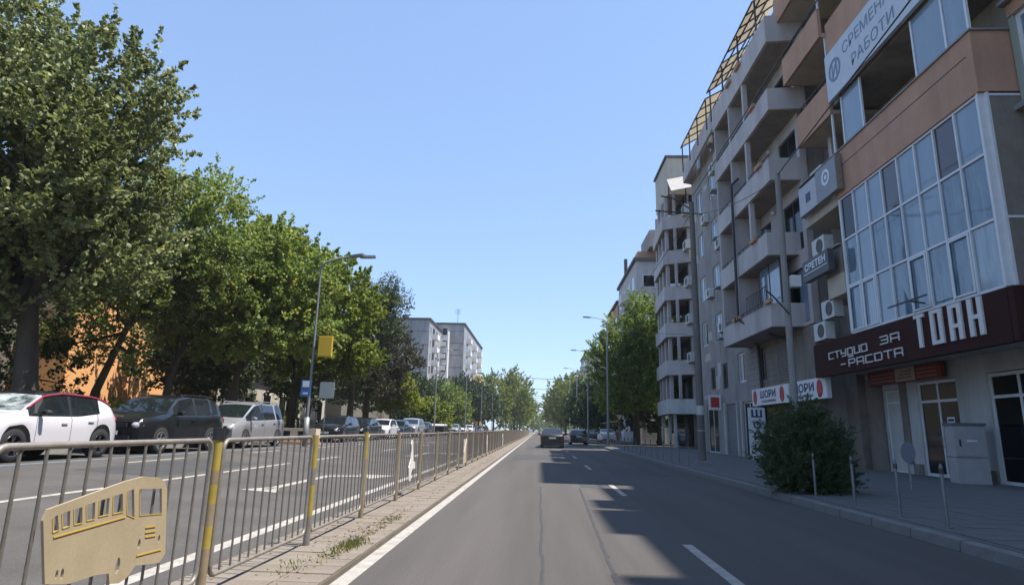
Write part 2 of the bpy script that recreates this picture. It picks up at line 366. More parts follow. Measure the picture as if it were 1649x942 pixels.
# left pavement
lp = MB(); lp.box(-16.2, -13.0, -20, 420, -.05, .53); lp.build('left_pavement', pavtile, kind='structure')
lk = MB(); lk.box(-12.995, -12.85, -20, 420, -.05, .54); lko = lk.build('left_kerb', kerbm, kind='structure')
ver = MB(); ver.box(-60, -16.22, -20, 420, -.05, .5); ver.build('verge', earth, kind='structure')
q = MB()
random.seed(3)
for i in range(9000):
    x = random.uniform(-24, -16.4); y = random.uniform(8, 60); a = random.uniform(0, 6.28); h = random.uniform(.08, .4); w_ = .02
    q.add([(x-w_*math.cos(a), y-w_*math.sin(a), .5), (x+w_*math.cos(a), y+w_*math.sin(a), .5), (x+random.gauss(0, .08), y+random.gauss(0, .08), .5+h)], [(0, 1, 2)])
tag(q.build('grass', mat('verge_grass', (.06, .085, .025), .8, (.13, .14, .05), 3)), 'rough grass and weeds on the verge behind the parked cars', 'grass', kind='stuff')

# ------------------------------------------------------------------ buildings on the right
def wall_y(mb, x0, x1, ya, yb, za, zb, ops):      # wall in a plane of constant x with real openings (y0,y1,z0,z1)
    ys = sorted({ya, yb, *[v for o in ops for v in o[:2] if ya < v < yb]})
    for a, b in zip(ys[:-1], ys[1:]):
        cuts = sorted([(o[2], o[3]) for o in ops if o[0] < (a+b)/2 < o[1]]); z = za
        for c, d_ in cuts:
            if c > z: mb.box(x0, x1, a, b, z, c)
            z = max(z, d_)
        if z < zb: mb.box(x0, x1, a, b, z, zb)
def wall_x(mb, y0, y1, xa, xb, za, zb, ops):
    xs_ = sorted({xa, xb, *[v for o in ops for v in o[:2] if xa < v < xb]})
    for a, b in zip(xs_[:-1], xs_[1:]):
        cuts = sorted([(o[2], o[3]) for o in ops if o[0] < (a+b)/2 < o[1]]); z = za
        for c, d_ in cuts:
            if c > z: mb.box(a, b, y0, y1, z, c)
            z = max(z, d_)
        if z < zb: mb.box(a, b, y0, y1, z, zb)
def window(parent, x, y0, y1, z0, z1, nx=2, nz=1, fr=pvc, gl=glass, dep=.10, fw=.06, name='window', proud=0, panes=None, trans=None):
    """window in a wall facing -x: frame (part), each pane a sub-part"""
    q = MB(); xa = x-proud+.06; xb = xa+.06
    q.box(xa, xb, y0, y0+fw, z0, z1); q.box(xa, xb, y1-fw, y1, z0, z1); q.box(xa, xb, y0+fw, y1-fw, z0, z0+fw); q.box(xa, xb, y0+fw, y1-fw, z1-fw, z1)
    hy = [y0+fw+(y1-y0-2*fw)*i/nx for i in range(nx+1)]; hz = [z0+fw+(z1-z0-2*fw)*i/nz for i in range(nz+1)]
    if trans: hz = [z0+fw, trans, z1-fw]; nz = 2
    for i in range(1, nx): q.box(xa+.004, xb-.004, hy[i]-fw*.45, hy[i]+fw*.45, z0+fw, z1-fw)
    for i in range(1, nz): q.box(xa+.006, xb-.006, y0+fw, y1-fw, hz[i]-fw*.45, hz[i]+fw*.45)
    f = q.build(name, fr, parent)
    for i in range(nx):
        for j in range(nz):
            g_ = gl[(i+j) % len(gl)] if isinstance(gl, list) else gl
            if panes: g_ = panes.get((i, j), g_)
            p = MB(); e = .004; p.box(xa+.025, xa+.033, hy[i]+e, hy[i+1]-e, hz[j]+e, hz[j+1]-e); p.build('pane', g_, f)
    return f
def railing(parent, pts, z0, z1, m=steeld, step=.14, r=.009, name='railing', top=.022):
    q = MB()
    for a, b in zip(pts[:-1], pts[1:]):
        a = Vector((*a, 0)); b = Vector((*b, 0)); L = (b-a).length; n = max(1, int(L/step))
        q.bar(a+Vector((0, 0, z1)), b+Vector((0, 0, z1)), top, top*.7); q.bar(a+Vector((0, 0, z0)), b+Vector((0, 0, z0)), top*.6, top*.5)
        for i in range(n+1):
            p = a.lerp(b, i/n); q.bar(p+Vector((0, 0, z0+.005)), p+Vector((0, 0, z1-.005)), r, r)
    return q.build(name, m, parent)
def offset_poly(pts, d_):      # open polyline offset to its left side in plan
    out = []
    for i, p in enumerate(pts):
        p = Vector(p); n = Vector((0, 0)); k = 0
        ns = []
        if i > 0: t = (p-Vector(pts[i-1])).normalized(); ns.append(Vector((-t.y, t.x)))
        if i < len(pts)-1: t = (Vector(pts[i+1])-p).normalized(); ns.append(Vector((-t.y, t.x)))
        m_ = sum(ns, Vector((0, 0))).normalized(); c_ = m_.dot(ns[0]); out.append(tuple(p+m_*d_/c_))
    return out
def parapet(mb, pts, th, z0, z1):
    inn = offset_poly(pts, th); n = len(pts)
    for i in range(n-1): mb.prism([pts[i], pts[i+1], inn[i+1], inn[i]], z0, z1)
def ac_unit(x, y, z, label, bldg_face='-x', s=1., group='air conditioning units on the right-hand facades'):
    r = empty('air_conditioner', (x, y, z), label, 'air conditioner', group)
    q = MB(); q.box(x-.30*s, x, y-.42*s, y+.42*s, z, z+.58*s); q.build('casing', acm, r)
    q = MB(); q.tube2(Vector((x-.302*s, y-.10*s, z+.29*s)), Vector((-1, 0, 0)), [(0, .23*s), (.012, .23*s), (.013, .19*s), (.006, .18*s), (.006, .0)], 16); q.build('fan_grille', acd, r)
    q = MB(); q.bar((x-.25*s, y-.3*s, z-.02), (x+.02, y-.3*s, z-.02), .02, .02); q.bar((x-.25*s, y+.3*s, z-.02), (x+.02, y+.3*s, z-.02), .02, .02); q.build('bracket', acd, r)
    return r
# ---- letters: each glyph is a set of strokes in a unit box
GL = {
 'Т': [[(0, 1), (1, 1)], [(.5, 1), (.5, 0)]], 'О': [[(0, 0), (0, 1), (1, 1), (1, 0), (0, 0)]], 'А': [[(0, 0), (0, 1), (1, 1), (1, 0)], [(0, .38), (1, .38)]],
 'Н': [[(0, 0), (0, 1)], [(1, 0), (1, 1)], [(0, .5), (1, .5)]], 'С': [[(1, 1), (0, 1), (0, 0), (1, 0)]], 'У': [[(0, 1), (0, .45), (1, .45)], [(1, 1), (1, 0), (.2, 0)]],
 'Д': [[(0, 0), (0, 1), (1, 1), (1, 0), (0, 0)], [(1, 0), (1, -.3), (.1, -.3)]], 'И': [[(0, 1), (0, 0), (1, 1), (1, 0)]], 'и': [[(0, 1), (0, 0), (1, 0), (1, 1)]],
 'З': [[(0, 1), (1, 1), (1, 0), (0, 0)], [(.2, .5), (1, .5)]], 'К': [[(0, .5), (.8, .5)], [(0, 0), (0, 1)], [(1, 1), (.4, .5), (1, 0)]], 'Р': [[(0, 0), (0, 1), (1, 1), (1, .42), (0, .42)]],
 'Ш': [[(0, 1), (0, 0), (1, 0), (1, 1)], [(.5, 0), (.5, 1)]], 'Б': [[(1, 1), (0, 1), (0, 0), (1, 0), (1, .5), (0, .5)]], 'Е': [[(1, 1), (0, 1), (0, 0), (1, 0)], [(0, .5), (.8, .5)]],
 'М': [[(0, 0), (0, 1), (.5, .4), (1, 1), (1, 0)]], 'Л': [[(0, 0), (.3, 1), (1, 1), (1, 0)]], 'П': [[(0, 0), (0, 1), (1, 1), (1, 0)]], 'В': [[(0, 0), (0, 1), (.9, 1), (.9, .5), (0, .5)], [(.9, .5), (1, .5), (1, 0), (0, 0)]],
 'Я': [[(1, 0), (1, 1), (0, 1), (0, .45), (1, .45)], [(.5, .45), (0, 0)]], 'Ф': [[(0, .3), (0, .9), (1, .9), (1, .3), (0, .3)], [(.5, 0), (.5, 1.05)]],
 'Щ': [[(0, 1), (0, 0), (1, 0), (1, 1)], [(.5, 0), (.5, 1)], [(1, 0), (1.1, -.2)]], 'Ъ': [[(0, 1), (.3, 1), (.3, 0), (1, 0), (1, .5), (.3, .5)]], '-': [[(.1, .5), (.9, .5)]], ' ': [],
 'к': [[(0, .5), (.7, .5)]], 'R': [[(0, 0), (0, 1), (1, 1), (1, .5), (0, .5)], [(.5, .5), (1, 0)]], '2': [[(0, 1), (1, 1), (1, .5), (0, .5), (0, 0), (1, 0)]], '4': [[(0, 1), (0, .5), (1, .5)], [(1, 1), (1, 0)]],
}
def glyph(mb, ch, o, U, V, N, w_, h, st, dp, stv=None):
    o = Vector(o); k = 0
    for pl in GL[ch]:
        for a, b in zip(pl[:-1], pl[1:]):
            A = o+U*(a[0]*w_)+V*(a[1]*h); B = o+U*(b[0]*w_)+V*(b[1]*h); t = (B-A); L = t.length; t.normalize(); s_ = N.cross(t)
            s0 = st if (abs(a[0]-b[0]) < .01 or stv is None) else stv
            D = dp+k*.0006; k += 1
            mb.obox((A+B)/2+N*D/2, t*(L/2+min(st, stv or st)*.5), s_*s0*.5, N*D/2)
def text(mb, s, o, U, V, N, w_, h, gap, st, dp, stv=None):
    o = Vector(o)
    for i, ch in enumerate(s): glyph(mb, ch, o+U*(i*(w_+gap)), U, V, N, w_, h, st, dp, stv)
UF, VF, NF = Vector((0, -1, 0)), Vector((0, 0, 1)), Vector((-1, 0, 0))

# ======== building A: salon with glazed upper floor (y 14..21) and balcony wing (y 21..25)
A = empty('apartment_building', (12.3, 18, 0), 'brown and terracotta building with dark salon fascia, tall glazed first floor and terracotta balconies', 'building', 'apartment blocks on the right side of the street')
q = MB(); wall_y(q, 12.3, 12.6, 10.0, 24.0, 0.15, 4.9, [(15.5, 17.6, .15, 3.1), (18.9, 20.85, .15, 3.1), (21.8, 22.8, .15, 2.95)])
q.build('shop_wall', shopw, A)
for a_, b_ in ((17.65, 18.8), (20.9, 21.38), (10, 15.4)): q = MB(); q.box(12.24, 12.298, a_, b_, .15, .5); q.build('plinth', brownw, A)
# core
q = MB(); q.box(12.62, 26, 10, 25.2, .1, 19.2); q.build('core_wall', greenb, A)
q = MB(); wall_y(q, 12.3, 12.6, 10.0, 25.2, 4.92, 19.0, [(14.2, 15.55, 9.65, 11.75), (11.2, 12.9, 9.65, 11.75)]); q.build('upper_wall', beige, A)
for y0, y1 in ((14.2, 15.55), (11.2, 12.9)): window(A, 12.3, y0, y1, 9.65, 11.75, 1, 1, gl=glassb, fw=.1)
q = MB(); q.box(12.1, 12.295, 10.0, 14.0, 9.35, 9.6); q.build('sill', kerbm, A); q = MB(); q.box(12.1, 12.295, 10.0, 13.99, 11.9, 12.05); q.build('lintel_band', kerbm, A)
q = MB(); q.box(12.2, 12.298, 10, 13.98, 11.0, 11.88); q.build('string_course', terra, A)
q = MB(); wall_y(q, 11.4, 11.6, 10.0, 13.82, 8.5, 12.3, [(12.2, 13.66, 9.15, 11.4)]); q.box(11.6, 12.29, 10.0, 13.82, 8.5, 8.7); q.box(11.6, 12.29, 10.0, 13.82, 12.1, 12.3); q.box(11.6, 12.29, 13.7, 13.82, 8.7, 12.1); q.build('oriel_wall', greenb, A)
window(A, 11.4, 12.2, 13.66, 9.15, 11.4, 1, 1, gl=glassb, fw=.12)
q = MB(); q.box(11.22, 11.398, 10.0, 13.86, 8.95, 9.08); q.build('oriel_sill', kerbm, A); q = MB(); q.box(11.2, 11.398, 10.0, 13.85, 11.75, 11.85); q.build('oriel_cornice', kerbm, A)
q = MB(); q.box(11.37, 11.398, 10.0, 13.8, 11.42, 11.74); q.build('oriel_band', terra, A)
# doors of the shop
for (y0, y1) in ((15.5, 17.6), (18.9, 20.85)):
    f = window(A, 12.3, y0, y1, .16, 3.08, 2, 2, gl=glassd, fw=.09, name='door', trans=2.45)
    q = MB(); q.tube([(12.3, (y0+y1)/2-.12, 1.05), (12.26, (y0+y1)/2-.12, 1.05), (12.26, (y0+y1)/2-.12, 1.35), (12.3, (y0+y1)/2-.12, 1.35)], .014, 6); q.build('handle', galv, f)
    q = MB(); q.box(12.376, 12.38, y0+.35, y0+.70, 1.45, 1.95); q.build('notice', signw, f)
    q = MB(); q.box(12.374, 12.3755, y0+.39, y0+.66, 1.82, 1.90)
    for k in range(5): q.box(12.374, 12.3755, y0+.39, y0+.66-.03*(k % 3), 1.52+k*.05, 1.54+k*.05)
    q.build('print', signblue, f)
f = window(A, 12.3, 21.8, 22.8, .16, 2.93, 1, 2, gl=shopw, fw=.07, name='door', trans=2.5)
# soffit under the overhang and the dark fascia band
q = MB(); q.box(10.72, 12.28, 14.0, 24.0, 3.62, 4.60); q.build('soffit', shopw, A)
fas = MB(); fas.prism([(10.5, 14.0), (10.70, 14.0), (10.70, 24.0), (10.5, 24.0)], 3.45, 4.68); fas.prism([(10.5, 13.98), (12.29, 13.98), (12.29, 13.8), (10.5, 13.8)], 3.45, 4.68); fo = fas.build('fascia', lilac, A)
q = MB()
for ch, y in zip('ТОАН', (17.42, 16.68, 15.93, 15.2)): q = MB(); glyph(q, ch, (10.498, y, 3.78), UF, VF, NF, .34, .82, .15, .05, .10); q.build('letter', letterm, fo)
q = MB(); text(q, 'СТУДиО', (10.498, 22.75, 4.02), UF, VF, NF, .33, .22, .13, .035, .03); text(q, 'ЗА', (10.498, 19.3, 4.1), UF, VF, NF, .42, .22, .16, .035, .03)
text(q, 'кРАСОТА', (10.498, 21.9, 3.64), UF, VF, NF, .40, .22, .15, .035, .03); q.build('lettering', letterm, fo)
q = MB(); q.bar((10.1, 16.9, 4.95), (10.48, 16.9, 4.9), .02, .02); q.bar((10.1, 16.2, 4.98), (10.1, 18.0, 4.98), .02, .02); q.build('lamp_bracket', steeld, A)
# maroon strip sign below
r = empty('shop_sign', (12.2, 21, 3.1), 'maroon striped strip sign with pale centre panel under the dark salon fascia', 'sign')
q = MB(); q.box(12.05, 12.18, 19.1, 23.3, 3.12, 3.60); b_ = q.build('board', signmar, r)
for k in range(3):
    for y0, y1 in ((19.3, 20.3), (21.6, 23.1)): q = MB(); q.box(12.035, 12.049, y0, y1, 3.2+.12*k, 3.23+.12*k); q.build('stripe', terra, r)
q = MB(); q.box(12.03, 12.048, 20.4, 21.5, 3.14, 3.58); q.build('centre_panel', beige, r)
q = MB()
for k in range(3): q.box(12.02, 12.0299, 20.55, 21.35-.1*k, 3.24+.1*k, 3.27+.1*k)
q.build('print', signmar, r)
# glazed floor: 3 rows of panes, 6 columns... front face x=10.5
YG = [14.02+6.94*i/8 for i in range(9)]; ZG = [4.72, 6.32, 7.95, 9.45]
fr = MB()
for y in YG: fr.box(10.50, 10.60, y-.026, y+.026, ZG[0], ZG[-1])
for z in ZG: fr.box(10.515, 10.59, YG[0]-.03, YG[-1]+.03, z-.032, z+.032)
fr.box(10.49, 10.62, YG[-1]+.027, YG[-1]+.08, ZG[0], ZG[-1]+.02); fr.box(10.48, 10.64, 13.94, 13.993, ZG[0]-.02, ZG[-1]+.03)
for i, j in ((1, 0), (3, 0), (6, 0), (7, 0)):   # opening sashes
    fr.box(10.485, 10.5, YG[i]+.04, YG[i]+.10, ZG[j]+.05, ZG[j+1]-.05); fr.box(10.485, 10.5, YG[i+1]-.10, YG[i+1]-.04, ZG[j]+.05, ZG[j+1]-.05)
    fr.box(10.486, 10.499, YG[i]+.1, YG[i+1]-.1, ZG[j]+.05, ZG[j]+.10); fr.box(10.486, 10.499, YG[i]+.1, YG[i+1]-.1, ZG[j+1]-.1, ZG[j+1]-.05)
fo = fr.build('curtain_wall_frame', pvc, A)
random.seed(12)
brownpane = mat('brown_glass', (.06, .045, .05), .06, spec=.9)
gp = [glassb, mat('curtained_glass_pale', (.20, .27, .33), .05, (.36, .42, .46), 2.2, .7, spec=1, stretch=(1, 3.5, .45)), mat('curtained_glass_deep', (.07, .12, .17), .04, (.18, .25, .31), 2.0, .7, spec=1, stretch=(1, 3, .6))]
for i in range(8):
    for j in range(3):
        dx = 0; m_ = brownpane if (i, j) in ((1, 2), (4, 2)) else (glassd if (i, j) == (7, 2) else random.choice(gp))
        if (i, j) in ((3, 0), (1, 0), (2, 0)): m_ = gp[2]
        p = MB(); dx = random.uniform(0, .014)
        p.add([(10.55+dx, YG[i]+.03, ZG[j]+.04), (10.55, YG[i+1]-.03, ZG[j]+.04), (10.55+dx*.5, YG[i+1]-.03, ZG[j+1]-.04), (10.555, YG[i]+.03, ZG[j+1]-.04)], [(0, 3, 2, 1)])
        p.build('pane', m_, fo)
# return wall of the glazed bay (faces the camera)
q = MB(); q.box(10.66, 12.29, 13.86, 14.0, 4.70, 9.42); q.build('bay_end_wall', brownw, A)
q = MB(); q.box(10.62, 10.68, 13.84, 13.96, 4.7, 9.46); q.box(10.68, 12.28, 13.84, 13.85, 9.36, 9.42); q.box(10.68, 12.28, 13.84, 13.85, 6.28, 6.34); q.build('bay_end_frame', pvc, A)
q = MB(); q.box(10.70, 12.29, 14.02, 21.1, 9.47, 9.60); q.build('bay_slab', greyr, A)
# terracotta parapet over the bay
q = MB(); q.box(10.47, 10.62, 13.86, 21.0, 9.49, 11.12); q.box(10.62, 12.29, 13.86, 13.99, 9.49, 11.12); q.box(10.62, 12.28, 20.86, 21.0, 9.62, 11.1); q.build('parapet', terra, A)
q = MB(); q.box(10.42, 10.66, 13.8, 21.06, 11.122, 11.17); q.box(10.66, 12.29, 13.8, 14.03, 11.122, 11.17); q.build('coping', kerbm, A)
q = MB(); q.box(10.462, 10.47, 14.1, 20.8, 10.55, 10.575); q.build('groove', steeld, A)
# loggia with partial glazing above
q = MB(); q.box(10.62, 12.29, 14.0, 20.85, 9.61, 9.8); q.build('loggia_floor', greyr, A)
for y in (20.95, 20.2, 18.95, 16.05, 14.75, 13.92): lg = MB(); lg.box(10.5, 10.56, y-.035, y+.035, 11.17, 13.0); lg = lg.build('loggia_post', pvc, A)
for y0, y1 in ((18.99, 20.16), (14.79, 16.01), (13.96, 14.71)):
    p = MB(); p.box(10.525, 10.535, y0, y1, 11.18, 13.0); p.build('pane', glassb, lg)
q = MB(); q.box(10.6, 12.29, 13.9, 21.2, 13.04, 13.25); q.build('upper_slab', greyr, A)
# big banner sign
r = empty('banner_sign', (10.4, 17, 13), 'long pale blue-grey banner sign with round emblem and two text lines high above the loggia', 'sign')
q = MB(); q.box(10.32, 10.44, 12.4, 20.7, 13.06, 14.85); q.build('board', mat('banner_face', (.50, .53, .58), .5, (.58, .61, .65), 2), r)
q = MB(); q.tube2(Vector((10.318, 20.05, 14.0)), Vector((-1, 0, 0)), [(0, .42), (.012, .42), (.012, .33), (0, .33)], 24); text(q, 'И', (10.318, 20.2, 13.75), UF, VF, NF, .3, .5, .1, .07, .01)
ftext(q, 'СРЕМЕНА', (10.312, 19.4, 14.15), UF, VF, NF, 2.9, .42, .0); ftext(q, 'РАБОТИ', (10.312, 18.9, 13.4), UF, VF, NF, 2.5, .42, .0)
ftext(q, 'НА', (10.312, 15.2, 14.15), UF, VF, NF, .9, .42, .0); ftext(q, 'РАБОТИ', (10.312, 15.7, 13.4), UF, VF, NF, 2.5, .42, .0); q.build('print', bluegr, r)
# storeys above (mostly out of frame)
q = MB(); q.box(10.5, 10.64, 12.4, 20.8, 14.86, 16.3); q.box(10.64, 12.29, 12.4, 12.55, 14.86, 16.3); q.box(10.5, 10.64, 12.4, 20.8, 18.0, 18.9); q.build('upper_parapet', terra, A)
q = MB(); q.box(10.645, 12.29, 12.6, 20.8, 14.9, 15.05); q.box(10.5, 12.29, 12.6, 20.8, 17.7, 17.95); q.build('upper_floor_slab', greyr, A)
q = MB(); q.box(10.5, 25, 14.9, 24.9, 20.4, 24.2); q.build('roof_storey', greyr, A); q = MB(); q.box(10.5, 25, 10.0, 14.0, 19.2, 21.0); q.box(10.5, 25, 14.0, 14.9, 17.955, 19.195); q.box(10.5, 12, 10.1, 11.4, 21.0, 22.0); q.build('roof_storey', greyr, A)  # unseen roof blocks, heights and slot set to shape the road shadow
N_ = empty('apartment_building', (18, -5, 0), 'plain block beside the viewer, unseen on the right, its roof shaped to shade the road', 'building', 'apartment blocks on the right side of the street')
q = MB(); q.box(12.0, 25, -30, 9.9, .1, 21.0); q.build('wall', greyl, N_); q = MB(); q.box(10.4, 25.2, -30, 9.95, 20.9, 21.1); q.box(10.4, 12, 7.4, 9.9, 21.1, 21.9); q.box(10.4, 11, 4.6, 5.0, 21.1, 22.4); q.build('roof', roofd, N_)  # roof overhang and boxes added to shape the shadow edge on the road
for j in range(6):
    for i in range(10):
        p = MB(); p.box(11.93, 11.995, -28+i*3.8, -26.4+i*3.8, 1.6+3.1*j, 3.2+3.1*j); wf = p.build('window', pvc, N_); p = MB(); p.box(11.91, 11.929, -27.9+i*3.8, -26.5+i*3.8, 1.7+3.1*j, 3.1+3.1*j); p.build('pane', glassd, wf)
# balcony wing y 21..24.6
for z0, z1, y0, y1, x0 in ((12.75, 14.05, 20.9, 23.75, 10.45), (15.9, 17.1, 20.9, 24.3, 10.3), (18.95, 20.2, 20.9, 24.5, 10.2)):
    q = MB(); parapet(q, [(12.28, y1), (x0, y1), (x0, y0)], .12, z0, z1)
    q.build('balcony_parapet', terra, A)
    q = MB(); q.box(x0+.122, 12.29, y0, y1-.122, z0+.003, z0+.16); q.build('balcony_slab', beige, A)
    railing(A, [(x0+.06, y1-.06), (x0+.06, y0)], z1+.02, z1+.25, step=.6)
    q = MB(); q.box(x0+.03, x0+.09, y0-.02, y0+.04, z1, z0+3.1); q.build('balcony_post', pvc, A)
# wing lower storeys: sign boxes, AC units, beige oriel
q = MB(); q.box(10.55, 12.28, 21.12, 23.9, 9.35, 9.7); q.build('balcony_slab', beige, A)
q = MB(); q.prism([(12.28, 23.7), (11.0, 23.2), (10.5, 22.4), (10.5, 21.12), (12.28, 21.12)], 6.15, 6.9); q.build('oriel_base', beige, A)
q = MB(); q.prism([(12.28, 23.9), (10.9, 23.35), (10.38, 22.45), (10.38, 21.11), (12.28, 21.11)], 7.86, 7.93); q.build('oriel_coping', kerbm, A)
q = MB(); parapet(q, [(12.25, 23.8), (11.0, 23.2), (10.5, 22.4), (10.5, 21.12)], .1, 6.902, 7.858); q.build('oriel_parapet', brownw, A)
q = MB()
for y in (21.5, 22.6, 23.6): q.box(11.9, 12.28, y-.12, y+.12, 6.9, 9.34)
for y in (21.5, 22.7): q.box(11.2, 11.45, y-.12, y+.12, 9.71, 12.74)
q.build('pier', greyl, A)
q = MB(); q.box(12.27, 12.298, 21.2, 24.8, 7.0, 9.2); q.box(12.27, 12.298, 21.2, 24.8, 10.1, 12.6); q.box(12.27, 12.298, 21.2, 24.8, 13.4, 15.7); q.build('loggia_glazing', glassd, A)
r = empty('box_sign', (10.3, 22, 9.7), 'grey sign box in two panels with round emblem on the terracotta balcony wing', 'sign')
q = MB(); q.box(10.25, 10.42, 22.1, 23.6, 9.72, 10.85); q.build('panel', signgrey, r)
q = MB(); q.box(10.25, 10.42, 20.5, 22.08, 9.72, 10.95); q.build('panel', mat('slate_sign', (.22, .22, .235), .5, (.28, .28, .295), 3), r)
q = MB(); q.tube2(Vector((10.248, 21.3, 10.45)), Vector((-1, 0, 0)), [(0, .3), (.01, .3), (.01, .2), (0, .2)], 18); q.tube2(Vector((10.248, 21.3, 10.45)), Vector((-1, 0, 0)), [(0, .09), (.01, .09), (.01, 0)], 12); q.build('print', signw, r)
q = MB(); q.box(10.24, 10.249, 22.6, 23.0, 10.1, 10.45); q.build('print', signblue, r)
q = MB(); q.box(10.22, 10.44, 20.46, 20.5, 9.68, 11.0); q.box(10.23, 10.43, 20.5, 23.62, 10.96, 10.99); q.box(10.23, 10.43, 20.5, 23.62, 9.69, 9.718); q.build('rim', galv, r)
r = empty('box_sign', (10.2, 22.4, 7), 'small dark sign with white lettering beside the lowest corner oriel', 'sign')
q = MB(); q.box(10.08, 10.3, 21.3, 23.4, 7.0, 7.78); q.build('panel', mat('charcoal_sign', (.05, .05, .055), .5, (.08, .08, .085), 3), r)
q = MB(); ftext(q, 'СРЕТЕН', (10.072, 23.2, 7.38), UF, VF, NF, 1.7, .27); q.box(10.06, 10.079, 21.4, 23.3, 7.25, 7.28); q.build('lettering', signw, r)
ac_unit(11.0, 23.2, 8.05, 'white air conditioner standing above the small dark sign', s=1.2)
ac_unit(11.2, 23.3, 10.95, 'white air conditioner just above the two-panel grey sign box', s=1.2)
q = MB(); q.box(10.95, 11.6, 21.6, 24.2, 4.70, 4.80); q.build('ac_shelf', kerbm, A)
ac_unit(10.95, 23.6, 4.85, 'air conditioner at the end of the dark salon fascia, lower of two', s=1.15); ac_unit(10.95, 22.8, 5.55, 'air conditioner at the end of the dark salon fascia, upper of two', s=1.15)
q = MB(); q.box(12.0, 12.28, 24.0, 24.9, .15, 19.0); q.build('party_wall', brownw, A)
# red-brown recess under the fascia
q = MB(); q.box(12.25, 12.299, 21.4, 21.75, .5, 3.4); q.box(12.25, 12.299, 22.85, 23.95, .15, 3.4); q.build('recess_lining', brownw, A)

# ======== building B: grey block with angular balcony stack, drainpipes and pergola roof (y 25..43)
B = empty('apartment_building', (11, 34, 0), 'grey rendered block with a stack of angular balconies, white framed windows and amber roof canopy', 'building', 'apartment blocks on the right side of the street')
L0, ST = 5.75, 3.08
ops = []
for k in range(5):
    zf = L0+ST*k
    ops.append((34.0, 35.5, zf+1.25, zf+2.95)); ops.append((37.2, 38.6, zf+1.2, zf+2.8)); ops.append((40.4, 41.8, zf+1.2, zf+2.8))
ops += [(33.4, 34.7, 4.05, 5.65), (30.4, 31.2, 3.9, 5.5), (36.6, 37.6, 3.9, 5.4), (39.2, 40.2, 4.0, 5.4)]
ops += [(39.0, 41.5, .15, 3.1), (35.2, 37.2, .15, 3.0), (32.4, 34.2, .15, 3.0), (25.6, 31.2, .15, 2.7)]
q = MB(); wall_y(q, 10.98, 11.28, 31.2, 43.0, .15, 5.7, [o for o in ops if o[0] >= 31.2 and o[2] < 5.6]); wall_y(q, 10.98, 11.28, 32.8, 43.0, 5.7, 21.14, [o for o in ops if o[2] > 5.6]); q.build('front_wall', greyr, B)
q = MB(); wall_y(q, 10.98, 11.28, 24.9, 31.2, .15, 5.7, [o for o in ops if o[0] < 31.2]); q.build('lower_wall', brownw, B)
q = MB(); q.box(11.30, 24, 24.95, 43, .1, 21.15); q.build('core_wall', greyr, B)
q = MB()
for k in range(5):
    zf = L0+ST*k; wall_y(q, 11.0, 11.28, 24.9, 32.79, zf, zf+ST, [(25.2, 27.1, zf+.15, zf+2.5), (28.6, 30.4, zf+.15, zf+2.5), (31.2, 32.3, zf+.15, zf+2.5)])
q.build('loggia_wall', greyl, B)
for k in range(5):
    zf = L0+ST*k
    window(B, 11.0, 25.2, 27.1, zf+.16, zf+2.49, 2, 1, fr=pvcd, gl=[glassb, glassd] if k == 0 else glassd); window(B, 11.0, 28.6, 30.4, zf+.16, zf+2.49, 2, 1, fr=pvcd, gl=glassd)
    window(B, 10.99, 34.0, 35.5, zf+1.26, zf+2.94, 2, 1, fr=pvc, gl=[gp[1], glassd], fw=.09); window(B, 10.99, 37.2, 38.6, zf+1.21, zf+2.79, 2, 1, fr=pvc, gl=[gp[2], gp[1]], fw=.08); window(B, 10.99, 40.4, 41.8, zf+1.21, zf+2.79, 2, 1, fr=pvc, gl=[glassd, gp[1]], fw=.08); window(B, 11.0, 31.2, 32.3, zf+.16, zf+2.49, 1, 1, fr=pvcd, gl=glassd)
    q = MB(); q.box(10.92, 10.978, 33.8, 33.99, zf+1.24, zf+3.04); q.box(10.92, 10.978, 35.51, 35.7, zf+1.24, zf+3.04); q.box(10.92, 10.978, 33.99, 35.51, zf+2.95, zf+3.04); q.box(10.88, 10.978, 33.8, 35.7, zf+1.10, zf+1.239); q.build('window_surround', shopw, B)
for o in ops[15:19]:
    window(B, 10.99, o[0], o[1], o[2]+.01, o[3]-.01, 2, 1, fr=pvc if o[0] == 33.4 else pvcd, gl=[glassd, glassb] if o[0] == 33.4 else glassd, fw=.09)
# angular balconies
for k in range(5):
    z = L0+ST*k
    yn = 22.9+.12*k; yc = (25.9, 25.8, 25.0, 24.6, 24.3)[k]; yn = yc-.12; out = [(10.97, 32.75), (9.7, 32.75), (9.7, yc), (11.25, yn)]
    q = MB(); parapet(q, out, .13, z, z+(1.0 if k < 4 else 1.28)); q.build('balcony_parapet', greyl, B)
    inn = offset_poly(out, .133); q = MB(); q.prism([(11.0, 32.6)]+inn[1:-1]+[(11.0, inn[-1][1])], z+.003, z+.17); q.build('balcony_slab', greyr, B)
    railing(B, [(9.77, 32.6), (9.77, yc+.1)], z+(1.04 if k < 4 else 1.32), z+(1.22 if k < 4 else 1.55), step=.5, top=.02)
    q = MB(); q.box(9.72, 10.98, 32.45, 32.6, z+(1.002 if k < 4 else 1.282), z+(ST-.003 if k < 4 else 1.29)); q.build('balcony_fin', greyl, B); q = MB(); q.box(9.72, 10.98, 29.9, 30.05, z+(1.002 if k < 4 else 1.282), z+(ST-.003 if k < 4 else 1.29))
    q.build('balcony_fin', greyl, B)
    if k in (1, 2, 3): q = MB(); q.box(9.74, 9.95, 27.7, 27.9, z+1.002, z+ST-.003); q.build('balcony_column', greyl, B)
q = MB(); q.box(10.3, 10.98, 23.2, 24.88, .15, .16)
random.seed(31)
